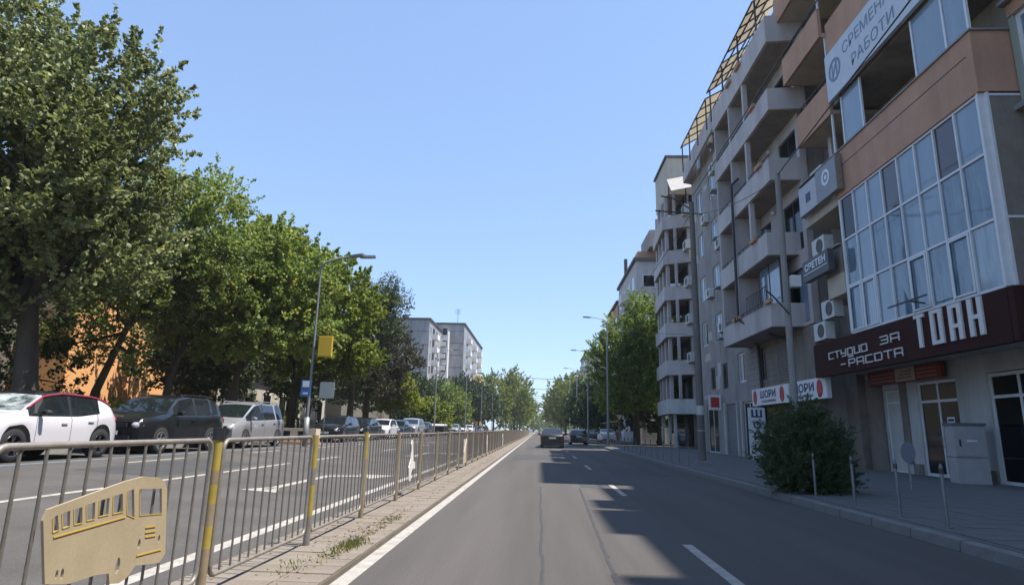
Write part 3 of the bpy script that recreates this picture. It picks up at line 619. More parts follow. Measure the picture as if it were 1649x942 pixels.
for k in range(5):
    z = L0+ST*k
    for j in range(3):
        y = random.uniform(25.5, 31.5); t_ = random.choice(['flower_box', 'chair_back', 'airing_rack']); q = MB()
        if t_ == 'flower_box': q.box(9.56, 9.695, y, y+.7, z+.98, z+1.14); o_ = q.build('flower_box', terra, B)
        elif t_ == 'chair_back': q.box(10.2, 10.24, y, y+.45, z+.6, z+1.25); q.box(10.2, 10.6, y, y+.45, z+.55, z+.6); o_ = q.build('chair', pvc, B)
        else:
            for i in range(5): q.box(9.9+.12*i, 9.92+.12*i, y, y+.9, z+1.3, z+1.32)
            q.box(9.9, 9.93, y, y+.02, z+.2, z+1.3); q.box(10.4, 10.43, y+.88, y+.9, z+.2, z+1.3); o_ = q.build('airing_rack', pvc, B)
for k in range(1, 5):
    q = MB(); z = L0+ST*k; q.tube([(10.9, 28.0, z+2.75), (10.9, 28.0, z+2.6)], .1, 8); q.build('ceiling_lamp', pvc, B)
# lower balcony glass box and dark recess
q = MB(); q.box(10.3, 10.36, 26.2, 28.6, 6.78, 8.8); w0 = q.build('balcony_glazing', gp[0], B)
q = MB(); q.box(10.28, 10.38, 26.1, 26.2, 6.76, 8.82); q.box(10.28, 10.38, 28.6, 28.7, 6.76, 8.82); q.box(10.28, 10.38, 27.37, 27.43, 6.76, 8.82); q.build('glazing_frame', pvcd, B)
railing(B, [(9.6, 28.6), (9.6, 26.0)], 6.8, 7.5, step=.2)
# drainpipes
q = MB(); q.tube([(10.78, 33.45, 20.5), (10.78, 33.45, 6.55), (10.6, 32.9, 6.2), (10.6, 30.95, 5.85), (10.82, 30.9, 5.6), (10.9, 30.9, 2.6)], .075, 8); q.build('drainpipe', steeld, B)
q = MB(); q.tube([(9.9, 29.5, 13.9), (9.58, 29.7, 13.6), (9.58, 29.8, 6.7), (9.8, 29.2, 6.35), (10.4, 27.6, 5.6), (10.9, 27.4, 5.5)], .07, 8); q.build('drainpipe', steeld, B)
# left part bays, brackets, AC
stn = [acm, signw, greyl, shopw]
random.seed(77)
for i in range(46):       # patched render, boxes, pipes and small clutter on the grey wall
    y = random.uniform(33.0, 42.8); z = random.uniform(3.3, 20.5)
    if any(o[0]-.35 < y < o[1]+.35 and o[2]-.6 < z < o[3]+.5 for o in ops): continue
    a_, b_ = random.uniform(.3, 1.1), random.uniform(.2, 1.0); t_ = random.uniform(.004, .009)
    q = MB(); q.box(10.98-t_, 10.9795, y-a_/2, y+a_/2, z-b_/2, z+b_/2); q.build('render_patch', random.choice([greyl, greyr, brownw, beige]), B)
for k in range(5):
    z = L0+ST*k; q = MB(); q.box(10.5, 10.975, 36.2, 36.9, z+1.0, z+1.08); q.tube([(10.7, 36.9, z+.9), (10.7, 36.9, z+.2)], .02, 5); q.build('ledge', kerbm, B)
for k, y in enumerate((36.6, 38.9, 36.4, 39.3, 36.9, 36.3)):
    ac_unit(10.96, y, 7.2+2.55*k, ('white air conditioner %s on the grey wall left of the white framed windows' % ['lowest', 'second from bottom', 'third from bottom', 'fourth from bottom', 'second from top', 'topmost'][k]), s=1.0)
# upper storey cornice with slanted ends and canopy
q = MB(); parapet(q, [(10.97, 42.9), (10.3, 42.6), (10.1, 33.4), (10.97, 33.0)], .14, 19.1, 20.3); q.build('roof_edge_wall', greyl, B)
cn = empty('roof_canopy', (10.5, 30, 21), 'amber corrugated sheet canopy on dark metal frame at the top of the grey block', 'canopy')
def sheet2(y0, y1, x0, z0, x1, z1):
    q = MB(); q.quad((x0, y0, z0), (x1, y0, z1), (x1, y1, z1), (x0, y1, z0)); q.build('sheet', canopy, cn)
for k in range(4): sheet2(25.6+1.01*k, 26.6+1.01*k, 9.72, 21.1, 11.6, 22.5)
for k in range(3): sheet2(30.7+1.01*k, 31.7+1.01*k, 9.72, 21.1, 11.6, 22.5)
for k in range(5): sheet2(34.2+1.33*k, 35.5+1.33*k, 9.78, 21.05, 11.6, 22.1)
for i in range(9): q = MB(); y = 25.62+i*.995; q.bar((9.72, y, 21.06), (11.6, y, 22.46), .04, .03); q.build('rafter', steeld, cn)
for i in range(6): q = MB(); y = 34.2+1.3*i; q.bar((9.78, y, 21.01), (11.6, y, 22.06), .04, .03); q.build('rafter', steeld, cn)
q = MB()
for x, z in ((9.72, 21.05), (10.2, 21.41), (10.8, 21.86)): q.bar((x, 25.6, z), (x, 33.6, z), .03, .035)
q.bar((9.78, 34.2, 21.0), (9.78, 40.8, 21.0), .03, .04); q.build('purlin', steeld, cn)
for y in (25.7, 28.3, 31, 33.4, 34.4, 36.5, 38.6, 40.6):
    q = MB(); q.bar((9.85, y, 19.1), (9.85, y, 21.15 if y < 34 else 21.05), .035, .035); q.build('post', steeld, cn)
q = MB(); q.box(11.5, 14, 25.3, 42, 21.16, 21.9); q.build('roof_storey', beige, B)
# ground floor: shutters, doors, shop window
q = MB(); q.box(11.05, 11.15, 35.25, 37.15, .15, 2.98)
q.build('garage_door', mat('grey_door', (.16, .16, .175), .6, (.21, .21, .225), 2), B)
q = MB()
for i in range(12): q.box(11.03, 11.048, 35.3, 37.1, .3+.22*i, .31+.22*i)
q.build('door_groove', pvcd, B)
q = MB(); q.box(10.88, 10.975, 37.3, 37.5, .15, 3.1); q.box(10.88, 10.975, 35.0, 35.15, .15, 3.1); q.box(10.88, 10.975, 34.25, 34.4, .15, 3.1); q.build('door_surround', shopw, B)
window(B, 10.99, 39.0, 41.5, .16, 3.08, 2, 1, fr=pvc, gl=glassd); window(B, 10.99, 32.4, 34.2, .16, 2.98, 2, 1, fr=pvc, gl=glassd); window(B, 10.99, 25.6, 31.2, .16, 2.68, 4, 1, fr=pvcd, gl=glassd, name='shop_window')
q = MB()
for i in range(14): q.box(10.93, 10.975, 27.7, 28.9, 3.75+.12*i, 3.80+.12*i)
q.build('vent_louvre', kerbm, B)
q = MB()
for z in np.arange(3.75, 5.7, .28): q.box(10.972, 10.979, 29.2, 33.3, z, z+.02)
q.build('cladding_joint', pvcd, B)
# white shop sign with red ovals and two panels
for n_, (y0, y1) in enumerate(((27.3, 31.9), (23.7, 27.0))):
    r = empty('shop_sign', (10.8, (y0+y1)/2, 2.7), ['white shop sign with navy letters and two red ovals, behind the bush top', 'white shop sign with navy letters and one red oval, cut by the thin concrete pole'][n_], 'sign', 'white shop fascia signs')
    q = MB(); q.box(10.72, 10.9, y0, y1, 2.7, 3.5); q.build('board', signw, r)
    q = MB(); ww = .30 if n_ == 0 else .3
    if n_ == 0: ftext(q, 'ШОРИ', (10.712, 30.75, 3.02), UF, VF, NF, 2.0, .36); ftext(q, 'СОЛАРИУМ', (10.712, 30.6, 2.8), UF, VF, NF, 1.8, .13)
    else: ftext(q, 'ШОРИ', (10.712, 26.85, 3.02), UF, VF, NF, 2.1, .36); ftext(q, 'СОЛАРИУМ', (10.712, 26.7, 2.8), UF, VF, NF, 1.8, .13)
    q.build('lettering', signblue, r)
    q = MB()
    for yc in ((31.45, 28.0) if n_ == 0 else (24.25,)):
        pts = [(yc+math.cos(a)*.24, 3.1+math.sin(a)*.34) for a in np.linspace(0, 2*math.pi, 20, endpoint=False)]; q.prismx(pts, 10.70, 10.719)
    q.build('red_oval', signred, r)
r = empty('standing_sign', (10.2, 30.0, .15), 'tall narrow white sign board spelling letters downwards beside the bush', 'sign')
q = MB(); q.box(9.85, 10.62, 29.98, 30.06, .35, 2.55); q.box(9.95, 10.0, 29.99, 30.05, .15, .35); q.box(10.47, 10.52, 29.99, 30.05, .15, .35); q.build('board', signw, r)
q = MB()
for i, ch in enumerate('ШОРИ'): ftext(q, ch, (10.05 if ch != 'Ш' else 9.98, 29.972, 2.10-.52*i), Vector((1, 0, 0)), VF, Vector((0, -1, 0)), .36 if ch != 'Ш' else .50, .36)
q.build('lettering', signblue, r)
r = empty('wall_sign', (10.4, 38.3, 3.1), 'small white and red square sign projecting behind the thick lamp pole', 'sign')
q = MB(); q.box(10.2, 10.9, 38.0, 38.1, 2.7, 3.6); q.build('board', signw, r); q = MB(); q.box(10.3, 10.8, 37.985, 37.999, 2.85, 3.45); q.build('print', signred, r)

# ======== building C: white angular balconies (y 43.2..56)
C = empty('apartment_building', (11.5, 52, 0), 'corner block with white angled balcony bands on every floor and a frosted rooftop canopy', 'building', 'apartment blocks on the right side of the street')
q = MB(); q.box(12.0, 24, 49.2, 56.5, .1, 20.5); q.build('core_wall', brownw, C); q = MB(); q.box(13.6, 24, 43.1, 48.5, .1, 18.5); q.build('side_wall', greyr, C)
q = MB(); q.box(10.6, 20, 49.3, 54.5, 20.9, 24.2); q.build('roof_storey', beige, C); q = MB(); q.box(10.45, 20.1, 49.2, 54.6, 24.2, 24.4); q.build('roof_edge', roofd, C)
for k in range(6):
    z = 2.75+3.02*k; out = [(12.0, 56.3), (10.5, 56.0), (10.1, 49.6), (12.0, 48.6), (14.0, 48.6)]
    q = MB(); parapet(q, out, .14, z, z+1.15); q.build('balcony_parapet', greyl if k else shopw, C)
    inn = offset_poly(out, .143); q = MB(); q.prism([(12.0, 56.1)]+inn[1:-1]+[(13.9, inn[-1][1]), (13.9, 49.19), (12.0, 49.19)], z+.003, z+.2); q.build('balcony_slab', greyr, C)
    for y, x in ((55.6, 10.7), (53.9, 10.6), (52.0, 10.5), (50.0, 10.4)):
        q = MB(); q.box(x, x+.26, y-.16, y+.16, z+1.152, z+3.018); q.build('column', greyl, C)
    q = MB(); q.box(11.9, 11.99, 49.4, 56.2, z+1.0, z+2.9); q.build('glazing', glassd, C)
    q = MB(); q.box(12.0, 13.95, 49.1, 49.18, z+1.0, z+2.9); q.build('glazing', glassd, C)
    for x_ in (11.0, 12.1, 13.2):
        q = MB(); q.box(x_-.1, x_+.1, 48.9, 49.1, z+1.152, z+3.018); q.build('column', greyl, C)
    if k: ac_unit(11.95, 48.3, z+.9, 'grey air conditioner on the %s white balcony level beside the thick lamp pole' % ['', 'first', 'second', 'third', 'fourth', 'fifth'][k], s=1.3)
CN = empty('rooftop_canopy', (11.5, 48, 20), 'whitish frosted canopy sheet on a light frame on the corner block roof', 'canopy')
q = MB(); q.add([(x_, y_, z_+t_) for t_ in (0, .04) for x_, y_, z_ in ((10.3, 46.6, 20.1), (13.6, 46.6, 20.8), (13.8, 49.1, 22.8), (10.5, 49.1, 22.1))], [(0, 3, 2, 1), (4, 5, 6, 7), (0, 1, 5, 4), (1, 2, 6, 5), (2, 3, 7, 6), (3, 0, 4, 7)]); q.build('sheet', mat('frosted_sheet', (.33, .31, .29), .5, (.42, .39, .37), 3), CN)
for i in range(6):
    t = i/5*3.3; q = MB(); q.bar((10.3+t, 46.6, 20.06+t*.212), (10.5+t, 49.1, 22.05+t*.212), .03, .03); q.build('rafter', steeld, CN)
for x in (10.6, 12.0, 13.5):
    q = MB(); q.bar((x, 48.9, 18.9), (x, 48.9, 21.9), .04, .04); q.build('post', steeld, CN)
for y, x in ((49.9, 10.6), (52.4, 10.7), (55.8, 10.8), (48.9, 12.2)):
    q = MB(); q.box(x, x+.2, y-.1, y+.1, .15, 2.75); q.build('ground_column', shopw, C)
q = MB(); q.box(11.9, 11.99, 49.4, 56.2, .3, 2.7); q.build('shopfront', glassd, C)

# ======== far right blocks
def block(name_label, x0, x1, y0, y1, H, wallm, nfl, wins=True, group='apartment blocks on the right side of the street', face='-x', step=3.2, ww=1.5, extra=None, z0=.1, endw=None):
    b = empty('apartment_building', ((x0+x1)/2, (y0+y1)/2, 0), name_label, 'building', group)
    q = MB(); q.box(x0, x1, y0, y1, z0, H); q.build('wall', wallm, b)
    q = MB(); q.box(x0-.25, x1+.25, y0-.25, y1+.25, H+.002, H+.35); q.build('roof', roofd, b)
    fh = (H-1)/nfl; fx = x0 if face == '-x' else x1; sg = -1 if face == '-x' else 1
    random.seed(int(x0*7+y0))
    n = int((y1-y0)/step)
    for j in range(nfl):
        for i in range(n):
            y = y0+(i+.5)*(y1-y0)/n; z = 1.2+fh*j
            if i % 3 == 1:     # balcony
                p = MB(); p.box(fx+sg*.02, fx+sg*1.1, y-step*.42, y+step*.42, z-.9, z+.15); bb = p.build('balcony', extra or panelw, b)
                p = MB(); p.box(fx+sg*.002, fx+sg*.018, y-step*.36, y+step*.36, z+.16, z+1.5); p.build('window', glassd, b)
            else:
                p = MB(); p.box(fx+sg*.002, fx+sg*.05, y-ww/2-.08, y+ww/2+.08, z-.08, z+1.48); wf = p.build('window', pvc, b)
                p = MB(); p.box(fx+sg*.051, fx+sg*.06, y-ww/2, y-.04, z, z+1.4); p.box(fx+sg*.051, fx+sg*.06, y+.04, y+ww/2, z, z+1.4); p.build('pane', random.choice([glassd, glassb, glass]), wf)
    if endw:      # end wall facing the camera with window columns
        for j in range(nfl):
            for xx in endw:
                z = 1.2+fh*j; p = MB(); p.box(xx-.7, xx+.7, y0-.05, y0-.002, z-.05, z+1.4); wf = p.build('window', pvc, b); p = MB(); p.box(xx-.6, xx+.6, y0-.06, y0-.051, z+.05, z+1.3); p.build('pane', glassd, wf)
    return b
D1 = block('beige block with chimney and stepped roof behind the tall right-hand tree', 10.6, 24, 67, 82, 20.0, greyl, 6, endw=(12, 14.5, 17))
q = MB(); q.box(11.0, 11.4, 79, 79.5, 20.36, 23.6); q.build('chimney', steeld, D1); q = MB(); q.box(11.3, 22, 70, 78, 20.36, 22.0); q.build('roof_hut', terra, D1); q = MB(); q.box(12.4, 22, 68.0, 74, 22.0, 24.0); q.build('roof_hut', greyr, D1)
block('pinkish block with balconies beyond the beige block with chimney', 10.5, 24, 82.4, 93, 18.3, terra, 5)
block('low terracotta roofed house far down the right side', 12.5, 22, 97, 108, 9.5, terra, 3)
block('cream tower block farthest away on the right side', 11.0, 20, 146, 165, 19.3, beige, 6, endw=(12.6, 16))
# ======== far left blocks
G1 = 'grey panel blocks on the left side of the street'
L1 = block('grey panel block with blank end wall and white balconies, nearer of two', -33, -22.2, 121, 150, 22.4, panelg, 8, group=G1, face='+x', step=3.6)
L2 = block('grey panel block behind the nearer one, with ochre lower balconies', -31, -17.3, 138.2, 182, 24.4, panelg, 8, group=G1, face='+x', step=4.0)
q = MB()
for z in np.arange(3.6, 22, 2.75): q.box(-32.9, -22.3, 120.985, 120.998, z, z+.06)
for x in (-29.5, -25.9): q.box(x, x+.06, 120.98, 120.984, .5, 22.2)
q.build('panel_joint', roofd, L1)
q = MB()
for z in np.arange(3.6, 24, 2.75): q.box(-22.1, -17.4, 138.185, 138.198, z, z+.07)
q.build('panel_joint', roofd, L2)
q = MB(); q.box(-22.19, -20.6, 136.2, 138.19, .5, 22.6); q.build('stair_tower', panelw, L2)
for j in range(8):
    p = MB(); p.box(-21.9, -20.9, 136.15, 136.19, 2.4+2.75*j, 3.9+2.75*j); p.build('window', glassd, L2)
q = MB(); q.box(-17.28, -16.0, 165, 180, .5, 15); q.build('ochre_annex', panely, L2)
q = MB(); q.tube([(-19.0, 139, 24.7), (-19.0, 139, 28.2)], .05, 5)
for i in range(5): q.bar((-19.7, 139, 27.0+.25*i), (-18.3, 139, 27.0+.25*i), .02, .02)
q.build('aerial', steeld, L2)
q = MB(); q.box(-21.8, -20.8, 150, 151.5, 24.7, 26); q.box(-28, -27, 122, 123.5, 22.7, 23.6); q.build('roof_vent', roofd, L2)
# ======== orange house and low buildings behind the left trees
O = empty('house', (-26, 33, .5), 'bright orange rendered house behind the left-hand trees', 'house')
q = MB(); q.box(-34, -23, 29.0, 37.6, .4, 8.4); q.prismx([(29.0, 8.4), (37.6, 8.4), (33.3, 10.4)], -34, -23); q.build('wall', orange, O)
q = MB()
q.add([(-34.4, 28.5, 8.2), (-22.5, 28.5, 8.2), (-22.5, 33.3, 10.55), (-34.4, 33.3, 10.55)], [(0, 1, 2, 3)]); q.add([(-34.4, 38.0, 8.2), (-22.5, 38.0, 8.2), (-22.5, 33.3, 10.55), (-34.4, 33.3, 10.55)], [(3, 2, 1, 0)]); q.build('roof', mat('red_tile_roof', (.25, .1, .06), .85, (.35, .15, .09), 8), O)
q = MB(); q.box(-22.98, -22.9, 33.3, 33.45, .5, 6.6); q.build('drainpipe', orange, O)
O2 = empty('house', (-26, 46, .5), 'low beige building with dark windows in deep shade behind the left trees', 'house')
q = MB(); q.box(-34, -21.5, 40.5, 62, .4, 5.0); q.build('wall', beige, O2); q = MB(); q.box(-34.3, -21.0, 40.2, 62.3, 5.002, 5.4); q.build('roof', roofd, O2)
for i in range(7):
    p = MB(); p.box(-21.5, -21.44, 41.5+3*i, 43.0+3*i, 1.6, 3.6); wf = p.build('window', pvc, O2); p = MB(); p.box(-21.439, -21.43, 41.6+3*i, 42.9+3*i, 1.7, 3.5); p.build('pane', glassd, wf)
O3 = empty('house', (-26, 80, .5), 'long dim brown building in shade behind the farther left trees', 'house')
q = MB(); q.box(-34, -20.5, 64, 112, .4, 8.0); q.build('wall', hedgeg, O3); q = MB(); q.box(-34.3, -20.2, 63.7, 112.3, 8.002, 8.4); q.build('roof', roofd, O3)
O4 = empty('house', (-30, 12, .5), 'brown house mostly hidden by the big tree at the left edge', 'house')
q = MB(); q.box(-36, -25, 2, 28, .4, 7.0); q.build('wall', brownw, O4); q = MB(); q.box(-36.3, -24.7, 1.7, 28.3, 7.002, 7.4); q.build('roof', roofd, O4)

# ------------------------------------------------------------------ guard fence on the median
FX = -2.48
F_ = empty('guard_fence', (FX, 4.8, .03), 'long tubular steel guard fence running along the paved median strip', 'fence')
def panel_frame(L):
    q = MB(); r = .0185; z0, z1, cr = .13, 1.13, .075
    pts = []
    for (cy, cz, a0) in ((cr, z0+cr, 180), (L-cr, z0+cr, 270), (L-cr, z1-cr, 0), (cr, z1-cr, 90)):
        for k in range(5): a = rad(a0+22.5*k); pts.append((0, cy+cr*math.cos(a), cz+cr*math.sin(a)))
    pts.append(pts[0]); q.tube(pts, r, 7, cap=False); return q
PL = 1.93; SP = 2.1
q = panel_frame(PL); o = q.build('panel_frame', galv, F_, smooth=True); pfm = o.data
q = MB(); q.tube([(0, 0, .14), (0, 0, 1.12)], .009, 6, cap=False); b = q.build('bar', barm_, F_, smooth=True); barm = b.data
bpy.data.objects.remove(o); bpy.data.objects.remove(b)
# move shared meshes from fence-origin space to local zero
for me in (pfm, barm):
    for v in me.vertices: v.co.x += FX; v.co.y += 4.8; v.co.z += .03
nb = 11
def post_mesh(kind):
    q = MB(); H = 1.17
    if kind == 'plain': q.tube([(0, 0, -.02), (0, 0, H)], .034, 10); ms = [rust]
    else:
        ms = [galv if kind == 'half' else rust, yel, blackp]; z = 0; seq = {'stripe': [(0, .12, 0), (.12, .34, 0), (.34, .5, 1), (.5, .66, 0), (.66, .80, 1), (.80, .9, 0), (.9, 1.13, 1), (1.13, 1.22, 2)],
              'half': [(0, .3, 0), (.3, .62, 1), (.62, .8, 0), (.8, 1.15, 1)], 'top': [(0, .8, 0), (.8, 1.17, 1)]}[kind]
        for a, b_, c in seq: q.cur = c; q.tube([(0, 0, a), (0, 0, b_)], .036 if c < 2 else .043, 12)
        q.cur = 0
    q.cur = 0; q.add([(-.08, -.08, 0), (.08, -.08, 0), (.08, .08, 0), (-.08, .08, 0)], [(0, 1, 2, 3)])
    o = q.build('post', ms, None, smooth=True, sharp=40); m = o.data; bpy.data.objects.remove(o); return m
PM = {k: post_mesh(k) for k in ('plain', 'stripe', 'half', 'top')}
random.seed(21)
far_b = MB()
for k in range(-4, 70):
    y = 4.8+SP*k
    kind = {0: 'stripe', 1: 'half', 2: 'top'}.get(k, 'plain')
    piece('post', PM[kind], (FX+random.uniform(-.008, .008), y, .04), F_, rz=random.uniform(0, 3))
    if k < 16 and k > -3:
        tl = random.uniform(-.006, .006)
        f = piece('panel_frame', pfm, (FX+tl, y+.085, .04+random.uniform(-.008, .008)), F_)
        f.rotation_euler.x = random.uniform(-.003, .003); ORG[f] = Vector((0, 0, 0))
        for i in range(nb):
            o = bpy.data.objects.new('bar', barm); COL.objects.link(o); o.parent = f; o.location = (random.uniform(-.004, .004), .16*(i+1), 0)
    else:
        p = panel_frame(PL)
        for i in range(nb): p.tube([(0, .16*(i+1), .14), (0, .16*(i+1), 1.12)], .0105, 4, cap=False)
        far_b.add([(x+FX, yy+y+.085, z+.04) for x, yy, z in p.v], p.f)
far_b.build('fence_panels', galv, F_, kind='stuff')
def plate(name, outer, holes, x0, x1, m, parent):
    bm = bmesh.new()
    for loop in [outer]+holes:
        vs = [bm.verts.new((x0, y, z)) for y, z in loop]
        for i in range(len(vs)): bm.edges.new((vs[i], vs[(i+1) % len(vs)]))
    bmesh.ops.triangle_fill(bm, use_beauty=True, use_dissolve=False, edges=bm.edges[:])
    r = bmesh.ops.extrude_face_region(bm, geom=bm.faces[:])
    for v in r['geom']:
        if isinstance(v, bmesh.types.BMVert): v.co.x = x1
    bmesh.ops.recalc_face_normals(bm, faces=bm.faces[:])
    me = bpy.data.meshes.new(name); bm.to_mesh(me); bm.free(); me.materials.append(m)
    for v in me.vertices: v.co -= ORG.get(parent, Vector((0, 0, 0)))
    o = bpy.data.objects.new(name, me); COL.objects.link(o); o.parent = parent; ORG[o] = ORG.get(parent, Vector((0, 0, 0))); return o
# bus shaped ornament
out = [(3.184, .50), (3.14, .66), (3.10, .81), (3.119, .86), (3.261, .882), (3.427, .909), (3.687, .95), (3.85, .965), (4.006, .95), (4.09, .915), (4.125, .86), (4.16, .665), (4.20, .458), (4.147, .412), (3.977, .432), (3.90, .445), (3.83, .39), (3.76, .375), (3.68, .39), (3.66, .45), (3.553, .465), (3.353, .465)]
W_ = [[(3.158, .813), (3.19, .826), (3.216, .749), (3.175, .742)], [(3.215, .831), (3.272, .836), (3.29, .758), (3.238, .752)], [(3.295, .84), (3.358, .844), (3.378, .76), (3.318, .759)], [(3.384, .853), (3.453, .858), (3.47, .767), (3.406, .766)],
      [(3.482, .863), (3.566, .869), (3.577, .777), (3.496, .775)], [(3.594, .877), (3.677, .882), (3.703, .777), (3.611, .775)], [(3.715, .891), (3.775, .898), (3.822, .725), (3.742, .756)], [(3.83, .894), (4.06, .876), (4.10, .717), (3.865, .735)]]
def ell(cy, cz, ry, rz, n=10): return [(cy+ry*math.cos(2*math.pi*k/n), cz+rz*math.sin(2*math.pi*k/n)) for k in range(n)]
hl = [ell(3.903, .566, .014, .03), ell(4.106, .563, .012, .025), ell(3.253, .53, .01, .024), ell(3.29, .525, .012, .028), ell(3.729, .478, .02, .045)]
q0 = plate('bus_ornament', out, W_+hl, FX+.03, FX+.045, bustan, F_); q0['label'] = 'tan cut-out plate shaped like a bus with open windows'
q = MB()
for (a, b_) in (((3.185, .718), (3.73, .745)), ((3.893, .50), (4.145, .492)), ((3.94, .655), (4.045, .648)), ((3.946, .625), (4.053, .618)), ((3.953, .597), (4.06, .59))):
    q.bar((FX+.0475, a[0], a[1]), (FX+.0475, b_[0], b_[1]), .002, .0035)
for w_ in W_:
    for (a, b_) in list(zip(w_, w_[1:]+w_[:1]))[2:]: q.bar((FX+.0468, *a), (FX+.0468, *b_), .001, .0028)
q.build('trim_line', busyel, q0)
# other cut-out plates further along
def fig(y, pts, m, label, holes=[]):
    o = plate('cut_out_plate', [(y+a, b_) for a, b_ in pts], [[(y+a, b_) for a, b_ in h] for h in holes], FX+.03, FX+.045, m, F_); o['label'] = label
fig(11.9, [(.1, .30), (.22, .30), (.25, .45), (.4, .52), (.62, .5), (.6, .62), (.42, .66), (.36, .8), (.3, 1.0), (.2, 1.06), (.14, .98), (.2, .85), (.16, .7), (.02, .55), (.06, .42)], whitep, 'white bird-like cut-out plate on the fence')
q = MB(); fig(20.5, [(0, .18), (.75, .18), (.75, .95), (0, .95)], mat('beige_plate', (.5, .42, .34), .6), 'pale rectangular plate with white diagonal stripe')
q = MB(); q.bar((FX+.052, 20.52, .5), (FX+.052, 21.22, .92), .003, .06); q.build('stripe', whitep, F_)
fig(29.4, [(.3, .15), (.5, .15), (.6, .5), (.5, .8), (.6, 1.0), (.3, 1.0), (.2, .6)], whitep, 'narrow white cut-out plate on the fence')
fig(42.2, [(.2, .15), (.7, .15), (.8, .6), (.5, 1.0), (.2, .8)], whitep, 'small white cut-out plate far along the fence')

# ------------------------------------------------------------------ poles, lamps, wires
def lamp(x, y, z0, H, arms, label, r0=.09, r1=.05, m=lampm, group='street lamps', wires=None, armlen=1.6, name='street_lamp'):
    t = empty(name, (x, y, z0), label, 'lamp post' if arms else 'pole', group)
    q = MB(); q.tube([(x, y, z0), (x, y, z0+H*.5), (x, y, z0+H)], [r0, (r0+r1)/2, r1], 12); q.build('pole', m, t, smooth=True, sharp=50)
    for (dx, dy, ln, rise) in arms:
        q = MB(); pts = [(x+dx*ln*(1-math.cos(a))*1.0, y+dy*ln*(1-math.cos(a)), z0+H-.1+rise*math.sin(a)) for a in np.linspace(0, math.pi/2, 8)]
        q.tube(pts, .035, 7); ar = q.build('arm', m, t, smooth=True)
        e = Vector(pts[-1]); dd = Vector((dx, dy, .05)).normalized(); sd_ = dd.cross(Vector((0, 0, 1))).normalized()
        q = MB(); q.obox(e+dd*.25, dd*.34, sd_*.12, Vector((0, 0, .045))); q.obox(e+dd*.22, dd*.2, sd_*.09, Vector((0, 0, .06))); q.build('lamp_head', m, ar)
    return t
LL = lamp(-9.75, 26.0, .42, 7.8, [(1, .12, 1.75, .55), (1, -.35, 1.55, .35)], 'tall double-arm street lamp between the silver minivan and the dark hatchback', .065, .04)
q = MB(); q.tube([(-9.75, 26, .42), (-9.75, 26, 1.6)], .11, 12); q.build('base_sleeve', lampm, LL, smooth=True)
sg = empty('traffic_sign', (-9.3, 26.0, 4.1), 'yellow rectangular signal back board fixed high on the leaning lamp post', 'traffic sign')
q = MB(); q.box(-9.52, -8.92, 25.9, 26.0, 4.15, 5.05); q.prismx([(25.88, 4.2), (25.90, 4.2), (25.90, 5.0), (25.88, 5.0)], -9.5, -8.94); q.build('board', mat('yellow_board', (.62, .40, .03), .55, (.70, .47, .05), 2), sg)
q = MB(); q.bar((-9.7, 26.02, 4.9), (-9.5, 26.0, 4.9), .02, .02); q.bar((-9.7, 26.02, 4.3), (-9.5, 26.0, 4.3), .02, .02); q.build('bracket', lampm, sg)
s2 = empty('street_sign', (-9.75, 25.9, 2.5), 'small blue and white parking sign clipped to the lamp post', 'traffic sign')
q = MB(); q.box(-10.08, -9.68, 25.86, 25.89, 2.45, 3.15); q.build('board', mat('blue_sign', (.05, .16, .42), .5), s2)
q = MB(); q.box(-10.02, -9.74, 25.852, 25.859, 2.85, 3.1); q.box(-9.98, -9.78, 25.852, 25.859, 2.55, 2.62); q.build('print', signw, s2)
s3 = empty('traffic_sign', (-9.3, 27, .42), 'grey backed rounded square sign on its own thin post beside the lamp post', 'traffic sign')
q = MB(); pts = []
for cy, cz, a0 in ((.25, .28, 0), (-.25, .28, 90), (-.25, -.28, 180), (.25, -.28, 270)):
    for k in range(4): a = rad(a0+30*k); pts.append((cy+.07*math.cos(a), cz+.07*math.sin(a)))
q.add([(-9.22+a, 26.6, 2.78+b_) for a, b_ in pts]+[(-9.22+a, 26.63, 2.78+b_) for a, b_ in pts], [tuple(range(16)), tuple(range(31, 15, -1))]+[(i, 16+i, 16+(i+1) % 16, (i+1) % 16) for i in range(16)]); q.build('plate', mat('sign_back_grey', (.30, .33, .33), .5, (.36, .39, .39), 3), s3)
q = MB(); q.tube([(-9.25, 26.66, .42), (-9.25, 26.66, 2.95)], .028, 8); q.build('post', lampm, s3, smooth=True)
# right side poles
P1 = lamp(6.3, 15.7, .14, 8.0, [], 'thin pale concrete pole standing in the bush in front of the shop', .095, .07, polec, 'utility poles on the right pavement', name='utility_pole')
q = MB(); q.box(6.38, 6.62, 15.5, 15.75, 5.0, 5.3); q.build('junction_box', acm, P1); q = MB(); q.tube([(6.3, 15.6, 4.3), (5.9, 15.55, 4.75), (5.7, 15.5, 4.9)], .02, 6); q.build('hook', steeld, P1)
P2 = lamp(6.25, 24.6, .14, 10.6, [], 'thick concrete lamp pole with cross arm beside the bollard row', .145, .10, mat('dark_concrete_pole', (.12, .112, .105), .9, (.19, .178, .165), 3, 1, .3, 30, stretch=(1, 1, .3)), 'utility poles on the right pavement', name='utility_pole')
q = MB(); q.tube([(6.25, 24.6, 10.4), (5.5, 24.6, 10.9), (5.0, 24.6, 11.0)], .03, 6); q.build('stay', steeld, P2); q = MB(); q.tube([(6.7, 24.6, 10.2), (4.75, 24.6, 10.35)], .03, 6); q.build('cross_arm', steeld, P2)
q = MB(); q.tube([(6.25, 24.6, 2.0), (6.25, 24.6, 2.35)], .162, 12, cap=False); q.tube([(6.25, 24.6, 1.4), (6.25, 24.6, 1.43)], .162, 12, cap=False); q.build('poster_band', shopw, P2)
q = MB(); q.box(6.0, 6.5, 24.35, 24.85, .14, .3); q.build('footing', polec, P2)
